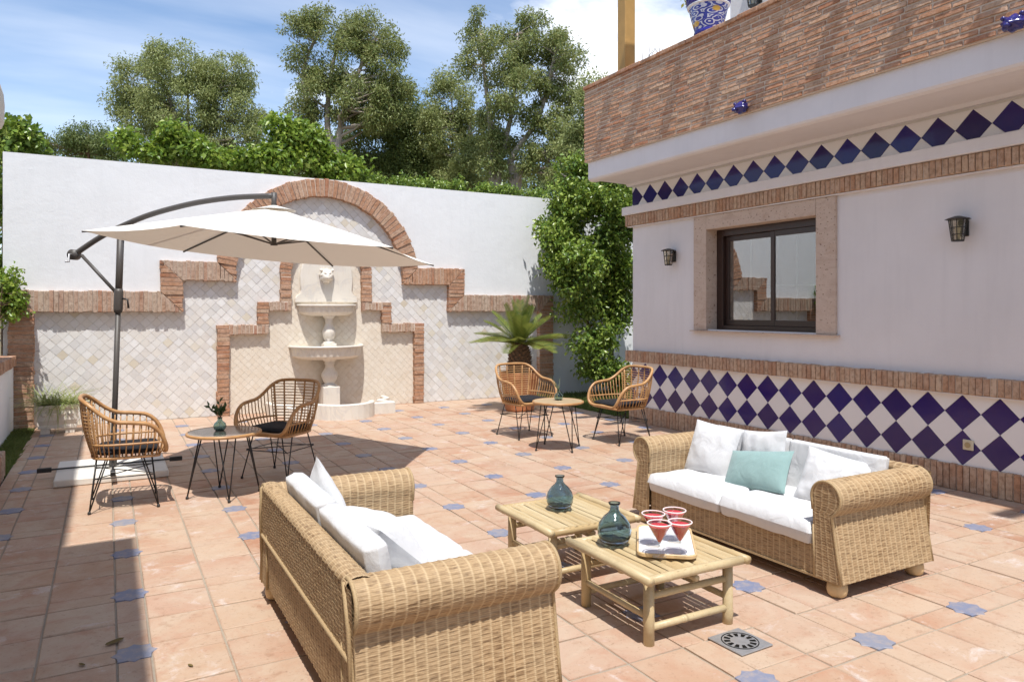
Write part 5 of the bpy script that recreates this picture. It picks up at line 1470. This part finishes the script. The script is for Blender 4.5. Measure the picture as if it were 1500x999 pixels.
b.tube([q0, q0 + sd_ * .03, q0 + sd_ * .032 + Vector((0, 0, -.07)), q0 + sd_ * .075 + Vector((0, 0, -.072))], 0.008, 7); b.build('crank_handle', M_STEEL, ck, smooth=True)
APEX = HC + Vector((0, 0, 2.41 - HC.z))
b = MB(); b.tube([APEX + Vector((0, 0, -.02)), APEX + Vector((0, 0, .045)), APEX + Vector((0, 0, .13))], [.03, .022, .026], 12); UB(b, 'top_joint', M_GREY, True)
b = MB(); b.tube([APEX, Vector((APEX.x, APEX.y, 2.085)), Vector((APEX.x, APEX.y, 2.07))], [.022, .022, .034], 12); UB(b, 'hub', M_GREY, True)
cv_ = MB(); nk = 10
for k in range(6):
    a, c = HX[k], HX[(k + 1) % 6]
    Pm = np.zeros((nk + 1, nk + 1, 3))
    for i in range(nk + 1):
        for j in range(nk + 1):
            r = i / nk; t = j / nk; e = a.lerp(c, t); p = APEX.lerp(e, r)
            p.z -= 0.018 * r * 4 * t * (1 - t) * r - 0.012 * sin(pi * r) * 0      # cloth sags between ribs
            edge_in = 0.016 * 4 * t * (1 - t) * r
            p += (Vector((HC.x, HC.y, p.z)) - p) * edge_in
            Pm[i, j] = tuple(p)
    cv_.grid(Pm, flip=True)
UB(cv_, 'canopy', M_CANOPY, True)
vt = MB(); Pm = np.zeros((5, 37, 3))
for i in range(5):
    for j in range(37):
        a = 2 * pi * j / 36; r = 0.02 + 0.17 * i / 4; Pm[i, j] = (APEX.x + r * cos(a), APEX.y + r * sin(a), APEX.z + 0.022 - 0.30 * r * 0.9)
vt.grid(Pm); UB(vt, 'vent_cap', M_CANOPY, True)
for k in range(6):
    b = MB(); e = HX[k]; rb0 = APEX.lerp(e, 0.03) + Vector((0, 0, -.02)); b.tube([rb0, APEX.lerp(e, .5) + Vector((0, 0, -.018)), e + Vector((0, 0, -.008))], 0.0085, 6); rbo = UB(b, 'rib', M_GREY)
    b = MB(); b.tube([Vector((APEX.x, APEX.y, 2.078)), APEX.lerp(e, .44) + Vector((0, 0, -.026))], 0.0075, 6); b.build('rib_strut', M_GREY, rbo)

# ================================================================== POTTED PLANTS
pl = empty('stone_planter', (-0.53, 10.52, 0), 0, 'carved pale stone trough overflowing with pale spider plant', 'planter')
def taper_box(b, levels):
    n = 4; vs = [(sx_ * w, sy * d, z) for (w, d, z) in levels for sx_, sy in ((-1, -1), (1, -1), (1, 1), (-1, 1))]
    fs = [(3, 2, 1, 0)] + [(k * 4 + i, k * 4 + (i + 1) % 4, (k + 1) * 4 + (i + 1) % 4, (k + 1) * 4 + i) for k in range(len(levels) - 1) for i in range(4)] + [tuple((len(levels) - 1) * 4 + i for i in range(4))]
    b.add(vs, fs)
b = MB(); taper_box(b, [(.20, .12, .06), (.20, .12, .09), (.185, .11, .10), (.21, .13, .16), (.205, .125, .25), (.195, .12, .29), (.215, .135, .305), (.215, .135, .34), (.19, .11, .341), (.19, .11, .315)]); pbod = b.build('trough', M_PLANTER, pl)
for k in (-1, 1):
    b = MB(); taper_box(b, [(.05, .11, 0.0), (.045, .105, .059)]); b.v = [(x + k * .13, y, z) for x, y, z in b.v]; b.build('foot', M_PLANTER, pl)
for k in range(4):
    b = MB(); x = -.14 + k * .093; b.lathe([(.0, -.028), (.022, -.012), (.028, .01), (.018, .03), (0, .035)], 10, (x, -.124, .225), 0, 2 * pi, 1.3, .6); b.build('carved_boss', M_PLANTER, pbod, smooth=True)
b = MB(); rr = random.Random(12)
for k in range(420):
    a = rr.uniform(0, 2 * pi); x, y = rr.uniform(-.19, .19), rr.uniform(-.09, .09)
    L = rr.uniform(.24, .54); up_ = rr.uniform(.25, 1.6); blade(b, (x, y, .32), (cos(a), sin(a) - .25, up_), L, rr.uniform(.008, .014), rr.uniform(.10, .34) / (0.6 + up_ * .5), 6)
b.build('foliage', M_SPIDER, pl)

cy = empty('potted_cycad', (5.36, 9.45, 0), 0, 'cycad palm with stiff fronds in a terracotta pot', 'potted plant')
b = MB(); b.lathe([(0.0, 0), (.20, 0), (.215, .03), (.245, .25), (.275, .46), (.272, .48), (.30, .49), (.305, .56), (.298, .575), (.27, .57), (.265, .52), (0.0, .51)], 40); b.build('pot', M_POT, cy, smooth=False)
b = MB(); b.lathe([(0, .515), (.262, .515)], 24); b.build('soil', M_SOIL, cy)
tr = MB(); rr = random.Random(3)
tr.lathe([(.12, .50), (.145, .58), (.15, .70), (.145, .86), (.115, .98), (.04, 1.04), (0, 1.05)], 20)
for k in range(150):
    z = .52 + .48 * k / 150; a = k * 2.39996; r0 = .15 - max(0, z - .82) * .35
    p = Vector((r0 * cos(a), r0 * sin(a), z)); o = Vector((cos(a), sin(a), .55)).normalized(); s = o.cross(Vector((0, 0, 1))).normalized() * .024
    w = p + o * rr.uniform(.03, .055); u_ = Vector((0, 0, .02)); tr.add([p - s - u_, p + s - u_, p + s * .9 + u_, p - s * .9 + u_, w - s * .4, w + s * .4], [(0, 1, 5, 4), (1, 2, 5), (2, 3, 4, 5), (3, 0, 4)])
tr.build('trunk', M_BARK2, cy)
for k in range(38):
    a = k * 2.39996 + rr.uniform(-.2, .2); el = radians(rr.uniform(66, 82) if k < 6 else rr.uniform(34, 56) if k < 16 else rr.uniform(4, 26)); L = rr.uniform(.62, .80)
    d = Vector((cos(a) * cos(el), sin(a) * cos(el), sin(el))); pts = [Vector((0, 0, .97)) + d * L * t + Vector((0, 0, -.16 * t * t * cos(el))) for t in np.linspace(0, 1, 12)]
    fr = MB(); fr.tube(pts, [.006 * (1 - .7 * t) for t in np.linspace(0, 1, 12)], 5)
    side = d.cross(Vector((0, 0, 1))); side = side.normalized() if side.length > .05 else Vector((1, 0, 0)); upv = side.cross(d)
    for m in range(34):
        t = .12 + .86 * m / 33; x = t * 11; i = min(int(x), 10); p = pts[i].lerp(pts[i + 1], x - i); tang = (pts[i + 1] - pts[i]).normalized()
        ll = .155 * sin(pi * (0.12 + 0.80 * t)) ** 0.7 + .02
        for s in (-1, 1):
            ld = (side * s * .80 + tang * .62 + upv * .30).normalized(); wv = tang * .0075
            q = p + ld * ll; mid = p + ld * ll * .5 - Vector((0, 0, .004)); kk = len(fr.v)
            fr.v.extend([tuple(p - wv * .7), tuple(p + wv * .7), tuple(mid + wv), tuple(q), tuple(mid - wv)]); fr.f.extend([(kk, kk + 1, kk + 2, kk + 4), (kk + 4, kk + 2, kk + 3)])
    fr.build('frond', M_CYCAD, cy)

# ================================================================== DRAIN, debris
dr = empty('floor_drain', (2.495, 2.385, 0.001), radians(2), 'square grey metal floor drain with a ring of slots', 'drain')
b = MB(); b.box(-.10, .10, -.10, .10, 0.0005, 0.0065, 0.0015); b.build('plate', M_STEEL, dr)
b = MB()
b.lathe([(.083, .0068), (.083, .0085), (.079, .0085), (.079, .0068)], 40); b.f = [q for q in b.f if len(q) == 4]; b.build('ring', M_DARK, dr)
for k in range(12):
    a = 2 * pi * k / 12; b = MB(); da = .15
    b.add([(r * cos(a + s), r * sin(a + s), .0078) for r, s in ((.044, -da), (.072, -da), (.072, da), (.044, da))], [(0, 1, 2, 3)]); b.build('slot_shade', M_DARK, dr)  # flat dark pieces on the plate, painted as the shade inside slots
rr = random.Random(21)
def scrap(x, y, mat, size, label, cat, name):
    p = at_z(x, y, 0.0); b = MB(); n = 7
    Pm = np.zeros((n, 5, 3)); a = rr.uniform(0, pi)
    for i in range(n):
        for j in range(5):
            t, s = i / (n - 1) * 2 - 1, j / 4 * 2 - 1; w = sqrt(max(0, 1 - t * t)) * .38
            X, Y = t * size, s * w * size; Pm[i, j] = (X * cos(a) - Y * sin(a), X * sin(a) + Y * cos(a), .004 + size * (.35 * s * s * w + .12 * t * t))
    b.grid(Pm); o = b.build(name, mat, smooth=True); o.location = (p.x, p.y, 0.001); return tag(o, label, cat)
scrap(168, 942, M_DRYLEAF, 0.045, 'curled dry leaf lying in the shadow beside a blue star tile', 'leaf', 'dry_leaf')
scrap(120, 975, M_DRYLEAF, 0.02, 'small dry leaf scrap on the shaded paving', 'leaf', 'dry_leaf')
scrap(279, 976, M_DRYLEAF, 0.018, 'small dry leaf scrap on the sunlit paving behind the sofa', 'leaf', 'dry_leaf')

# ================================================================== VEGETATION beyond the walls
def leaf_mesh(pts, tang, nrm, L, Wd):
    """diamond leaves, folded along the midrib: arrays n x 3"""
    n = len(pts); V = np.zeros((n, 4, 3)); s = np.cross(tang, nrm); s /= np.linalg.norm(s, axis=1, keepdims=True) + 1e-9
    up_ = np.cross(s, tang)
    mid = pts + tang * (L * .45)[:, None]
    V[:, 0] = pts; V[:, 1] = mid + s * (Wd * .5)[:, None] + up_ * (Wd * .2)[:, None]; V[:, 2] = pts + tang * L[:, None] - up_ * (L * .08)[:, None]; V[:, 3] = mid - s * (Wd * .5)[:, None] + up_ * (Wd * .2)[:, None]
    b0 = np.arange(n) * 4
    Fc = np.concatenate([np.stack([b0, b0 + 1, b0 + 2], 1), np.stack([b0, b0 + 2, b0 + 3], 1)])
    return V.reshape(-1, 3), Fc
def tri_obj(name, V, Fc, mat, parent):
    me = bpy.data.meshes.new(name)
    me.vertices.add(len(V)); me.vertices.foreach_set('co', V.astype(np.float32).ravel())
    me.loops.add(Fc.size); me.loops.foreach_set('vertex_index', Fc.astype(np.int32).ravel())
    me.polygons.add(len(Fc)); me.polygons.foreach_set('loop_start', np.arange(0, Fc.size, 3, dtype=np.int32))
    me.update(calc_edges=True); me.materials.append(mat); me.validate(); me.update()
    return link(name, me, parent)
def foliage(blobs, n_clump, n_leaf, clump_r, L, Wd, droop, seed, shell=0.55, flat=1.0):
    """blobs: (centre, (rx, ry, rz)) ; leaves gathered in separate tufts; returns leaf arrays and the tuft centres"""
    r = np.random.default_rng(seed); cl = []
    vols = np.array([(b[1][0] * b[1][2]) for b in blobs]); vols = vols / vols.sum()
    for b, w in zip(blobs, vols):
        k = max(2, int(round(n_clump * w)))
        d = r.normal(size=(k, 3)); d /= np.linalg.norm(d, axis=1, keepdims=True)
        rad = shell + (1 - shell) * r.random(k) ** 0.7
        cl.append(np.array(b[0]) + d * rad[:, None] * np.array(b[1]))
    C = np.concatenate(cl); cs = clump_r * r.uniform(.45, 1.45, len(C))
    wt_ = cs ** 2; cnt = np.maximum(3, (n_leaf * wt_ / wt_.sum() * r.uniform(.6, 1.4, len(C))).astype(int))
    idx = np.repeat(np.arange(len(C)), cnt); n = len(idx)
    d = r.normal(size=(n, 3)); d /= np.linalg.norm(d, axis=1, keepdims=True)
    P = C[idx] + d * (r.random(n) ** 0.42 * cs[idx])[:, None] * np.array([1, 1, .80 * flat])
    P += r.normal(size=(n, 3)) * (cs[idx] * .16)[:, None]
    t = r.normal(size=(n, 3)) + d * .6; t[:, 2] -= droop * 1.6; t /= np.linalg.norm(t, axis=1, keepdims=True)
    nn = r.normal(size=(n, 3)) * .8; nn[:, 2] += 1.0
    V, Fc = leaf_mesh(P, t, nn, L * r.uniform(.6, 1.3, n), Wd * r.uniform(.7, 1.25, n))
    return V, Fc, C
def branches(b, trunk_paths, C, base_r, seed, nlimb):
    r = random.Random(seed); nodes = []
    for path in trunk_paths:
        pts = catmull(path, 5); m = len(pts); rad = [base_r * (1 - .82 * i / (m - 1)) for i in range(m)]
        b.tube(pts, rad, 8); nodes += [(p, rd) for p, rd in list(zip(pts, rad))[m // 4:]]
    idx = list(range(len(C))); r.shuffle(idx)
    for i in idx[:nlimb]:
        e = Vector(C[i]); cands = [(p, rd) for p, rd in nodes if p.z < e.z + .1] or nodes
        p, rd = min(cands, key=lambda q: (q[0] - e).length + r.uniform(0, .6))
        mid = p.lerp(e, .5) + Vector((r.gauss(0, .12), r.gauss(0, .12), -.06 * (e - p).length)); rr_ = min(rd * .6, .06) 
        b.tube([p, mid, e], [rr_, rr_ * .6, rr_ * .22], 5, cap=False)
def px_tree(name, label, depth, blobs, trunks, mat, bark, n_clump, n_leaf, clump_r, L, Wd, seed, base_r=.16, nlimb=60, droop=.5, group='trees beyond the garden wall', dscale=.8):
    k = depth / F_PX; bl = []
    r = random.Random(seed)
    for (x, y, rx, ry) in blobs:
        p = at_d(x, y, depth + r.uniform(-.5, .5) * rx * k); bl.append((tuple(p), (rx * k, max(rx, ry) * k * dscale, ry * k)))
    V, Fc, C = foliage(bl, n_clump, n_leaf, clump_r, L, Wd, droop, seed, 0.62)
    tp = [[at_d(x, y, depth) for x, y in t] for t in trunks]
    for t in tp: t.insert(0, Vector((t[0].x, t[0].y, -0.06)))
    root = empty(name, (tp[0][0].x, tp[0][0].y, -0.06), 0, label, 'tree', group)
    o = tri_obj('crown', V, Fc, mat, root); o.matrix_parent_inverse = Matrix.Translation(-Vector(root.location))
    b = MB(); branches(b, tp, C, base_r, seed, nlimb); b.build('trunk', bark, root, smooth=True, keep_world=True)
    return root
px_tree('eucalyptus_tree', 'tall eucalyptus with two thin trunks showing above the brick arch', 24, [(440, 45, 28, 26), (490, 34, 40, 26), (545, 55, 38, 30), (448, 98, 30, 38), (510, 92, 48, 40), (565, 100, 36, 42), (478, 150, 36, 34), (437, 165, 16, 24), (530, 150, 46, 36), (575, 150, 26, 30)],
        [[(470, 250), (468, 225), (452, 165), (445, 100), (470, 45)], [(497, 250), (495, 212), (508, 150), (530, 95), (550, 55)], [(497, 250), (480, 190), (485, 110), (500, 45)]], M_EUC, M_BARK, 122, 37749, 0.35, 0.119, 0.044, 101, .17, 122)
px_tree('evergreen_tree', 'dense dark evergreen tree between the two eucalyptus trees', 27, [(575, 160, 46, 36), (605, 200, 42, 42), (560, 215, 52, 45), (520, 228, 36, 32), (625, 245, 34, 32), (580, 255, 50, 25), (650, 255, 30, 22)],
        [[(570, 270), (572, 230), (580, 170)]], M_EUC3, M_BARK2, 225, 48853, 0.48, 0.130, 0.049, 102, .15, 60, .5)
px_tree('evergreen_tree', 'narrow olive green tree left of the many-trunked eucalyptus', 25.5, [(662, 145, 32, 34), (650, 185, 34, 38), (690, 190, 30, 40), (672, 230, 44, 30), (640, 130, 18, 20), (690, 255, 46, 24)],
        [[(668, 280), (670, 220), (660, 140)], [(668, 280), (685, 210), (690, 165)]], M_EUC2, M_BARK, 104, 26647, 0.38, 0.119, 0.044, 103, .10, 70)
px_tree('eucalyptus_tree', 'broad eucalyptus with several pale trunks beside the brick parapet', 23, [(705, 42, 26, 28), (750, 36, 26, 24), (792, 55, 42, 34), (826, 78, 28, 36), (735, 85, 40, 36), (800, 105, 46, 38), (698, 85, 20, 26), (760, 138, 48, 32), (824, 150, 32, 26), (738, 190, 40, 34), (800, 200, 42, 34), (770, 240, 56, 28), (826, 235, 30, 30)],
        [[(722, 270), (720, 200), (712, 130), (704, 50)], [(728, 270), (738, 215), (752, 150), (758, 50)], [(752, 270), (748, 235), (790, 170), (812, 80)], [(758, 270), (770, 245), (810, 215), (840, 160)]], M_EUC, M_BARK, 134, 42191, 0.35, 0.119, 0.044, 104, .17, 134)
px_tree('eucalyptus_tree', 'rounded pale eucalyptus over the left half of the white wall', 30, [(215, 118, 46, 34), (268, 98, 52, 28), (328, 108, 44, 34), (208, 165, 40, 36), (270, 158, 56, 44), (338, 162, 46, 42), (360, 208, 26, 32), (300, 212, 50, 32), (222, 212, 42, 32), (175, 150, 12, 18)],
        [[(262, 240), (265, 205), (250, 150), (230, 110)], [(285, 240), (290, 200), (315, 150), (330, 105)], [(270, 240), (275, 190), (275, 120)]], M_EUC2, M_BARK, 319, 53295, 0.40, 0.142, 0.049, 105, .16, 90, .8)
px_tree('small_tree', 'small brownish tree low behind the left end of the wall', 32, [(130, 203, 26, 20), (92, 212, 24, 13), (160, 212, 24, 16), (60, 215, 20, 10)], [[(130, 225), (130, 205)]], M_EUC3, M_BARK2, 46, 11102, 0.40, 0.130, 0.049, 106, .1, 20)
px_tree('small_tree', 'slender tree showing between the eucalyptus and the brick parapet', 20, [(876, 125, 24, 18), (862, 165, 20, 28), (850, 215, 34, 34), (845, 255, 40, 24)], [[(850, 290), (855, 220), (870, 130)]], M_EUC2, M_BARK, 56, 15544, 0.28, 0.095, 0.041, 107, .08, 40)
rb_ = np.random.default_rng(5)
for k in range(9):     # more of the same wood beyond, low behind the wall
    x = -120 + k * 125; y = 268 + rb_.uniform(-6, 10)
    px_tree('small_tree', 'low bushy tree in the background row behind the garden wall', 36 + rb_.uniform(-3, 4), [(x, y - 12, 60, 24), (x + 45, y, 50, 22), (x - 40, y, 45, 20)], [[(x, 290), (x, y)]], M_EUC3, M_BARK2, 45, 3800, .55, .30, .10, 200 + k, .1, 8, .3, 'background row of low trees')

def climber(name, label, blobs, mat, n_clump, n_leaf, clump_r, L, Wd, seed, stems, cat='vine', group=None, droop=.35, depth_of=None, rad=.018, extra=None):
    bl = []
    for (x, y, rx, ry, d) in blobs:
        k = d / F_PX; bl.append((tuple(at_d(x, y, d)), (rx * k, min(.5, max(.16, rx * k * .7)), ry * k)))
    V, Fc, C = foliage(bl, n_clump, n_leaf, clump_r, L, Wd, droop, seed, .35)
    keep = None
    root = empty(name, stems[0][0], 0, label, cat, group)
    o = tri_obj('foliage', V, Fc, mat, root); o.matrix_parent_inverse = Matrix.Translation(-Vector(root.location))
    b = MB(); branches(b, stems, C, rad, seed, min(60, len(C))); b.build('stems', M_BARK2, root, smooth=True, keep_world=True)
    return root
def dep(x, v):
    r = ray(x, 300); return v / r.y
vw = 11.62
top = lambda L_: [(x, y, rx, ry, dep(x, vw)) for x, y, rx, ry in L_]
climber('climbing_vine', 'bright green vine spilling over the wall behind the brick arch', top([(400, 232, 42, 22), (432, 205, 24, 24), (445, 222, 40, 26), (480, 245, 40, 20), (510, 252, 26, 12), (365, 238, 40, 12), (415, 190, 14, 14), (460, 210, 22, 20)]), M_VINE, 96, 9880, 0.177, 0.094, 0.061, 301, [[Vector((3.0, 11.6, 0)), Vector((2.9, 11.6, 2.2)), Vector((2.6, 11.6, 3.6))]])
climber('climbing_vine', 'light green vine along the wall top below the rounded eucalyptus', top([(262, 217, 34, 18), (230, 222, 24, 10), (295, 228, 40, 14), (330, 236, 40, 10), (250, 200, 12, 12), (178, 205, 14, 12), (205, 218, 18, 8)]), M_VINE, 60, 4940, 0.162, 0.086, 0.058, 302, [[Vector((0.8, 11.6, 0)), Vector((0.8, 11.6, 2.0)), Vector((0.9, 11.6, 3.5))]])
climber('climbing_vine', 'dark leafy vine over the left end of the white wall', top([(18, 195, 24, 20), (40, 210, 24, 12), (10, 215, 30, 14)]), M_CITRUS, 36, 2850, 0.162, 0.094, 0.065, 303, [[Vector((-1.2, 11.6, 0)), Vector((-1.2, 11.6, 2.0)), Vector((-1.1, 11.6, 3.6))]])
climber('ivy_fringe', 'thin ivy fringe along the wall top right of the arch', top([(545 + 30 * k, 264 + 2.7 * k, 24, 6 + (k % 3)) for k in range(9)]), M_CITRUS, 72, 4560, 0.114, 0.058, 0.040, 304, [[Vector((4.5, 11.6, 0)), Vector((4.6, 11.6, 2.5)), Vector((5.2, 11.6, 3.4))]], 'ivy')
RS = [(842, 258, 34, 26), (885, 262, 36, 24), (880, 305, 44, 34), (832, 325, 40, 40), (892, 366, 38, 46), (842, 392, 46, 46), (884, 440, 42, 44), (848, 450, 26, 18), (892, 510, 34, 38), (908, 552, 22, 22), (815, 372, 24, 38), (866, 535, 18, 16), (803, 345, 14, 22), (910, 320, 28, 44), (850, 500, 12, 14), (820, 290, 20, 26), (905, 420, 26, 60)]
RS = [(x, y, rx, ry, dep(x, 10.50 - 0.25 * (k % 3))) for k, (x, y, rx, ry) in enumerate(RS)]
climber('climbing_shrub', 'tall glossy green climbing shrub between the white wall and the house', RS, M_CITRUS, 230, 30000, .21, .082, .052, 305, [[Vector((7.9, 10.5, -.03)), Vector((7.8, 10.5, 1.2)), Vector((7.6, 10.5, 2.8))], [Vector((7.9, 10.5, -.03)), Vector((7.4, 10.5, 1.0)), Vector((7.2, 10.5, 2.0)), Vector((7.0, 10.5, 3.2))]], 'shrub', None, .35, None, .035)
climber('climbing_vine', 'bright leafy vine trailing over the top of the left brick pillar', [(10, 412, 13, 16, 8.9), (16, 435, 14, 12, 8.9), (6, 455, 12, 12, 8.9), (24, 452, 8, 7, 8.9)], M_VINE, 30, 1425, 0.114, 0.061, 0.043, 306, [[Vector((-1.2, 10.6, 0)), Vector((-1.15, 10.6, 1.0)), Vector((-1.1, 10.6, 1.8))]])
climber('climbing_vine', 'dark narrow vine climbing beside the left edge of the white wall', [(-4, 250, 7, 40, 9.3), (-3, 330, 7, 45, 9.3), (-4, 390, 7, 30, 9.3)], M_CITRUS, 30, 1710, 0.114, 0.061, 0.040, 307, [[Vector((-1.35, 11.0, 0)), Vector((-1.32, 11.0, 1.5)), Vector((-1.3, 11.0, 3.2))]])
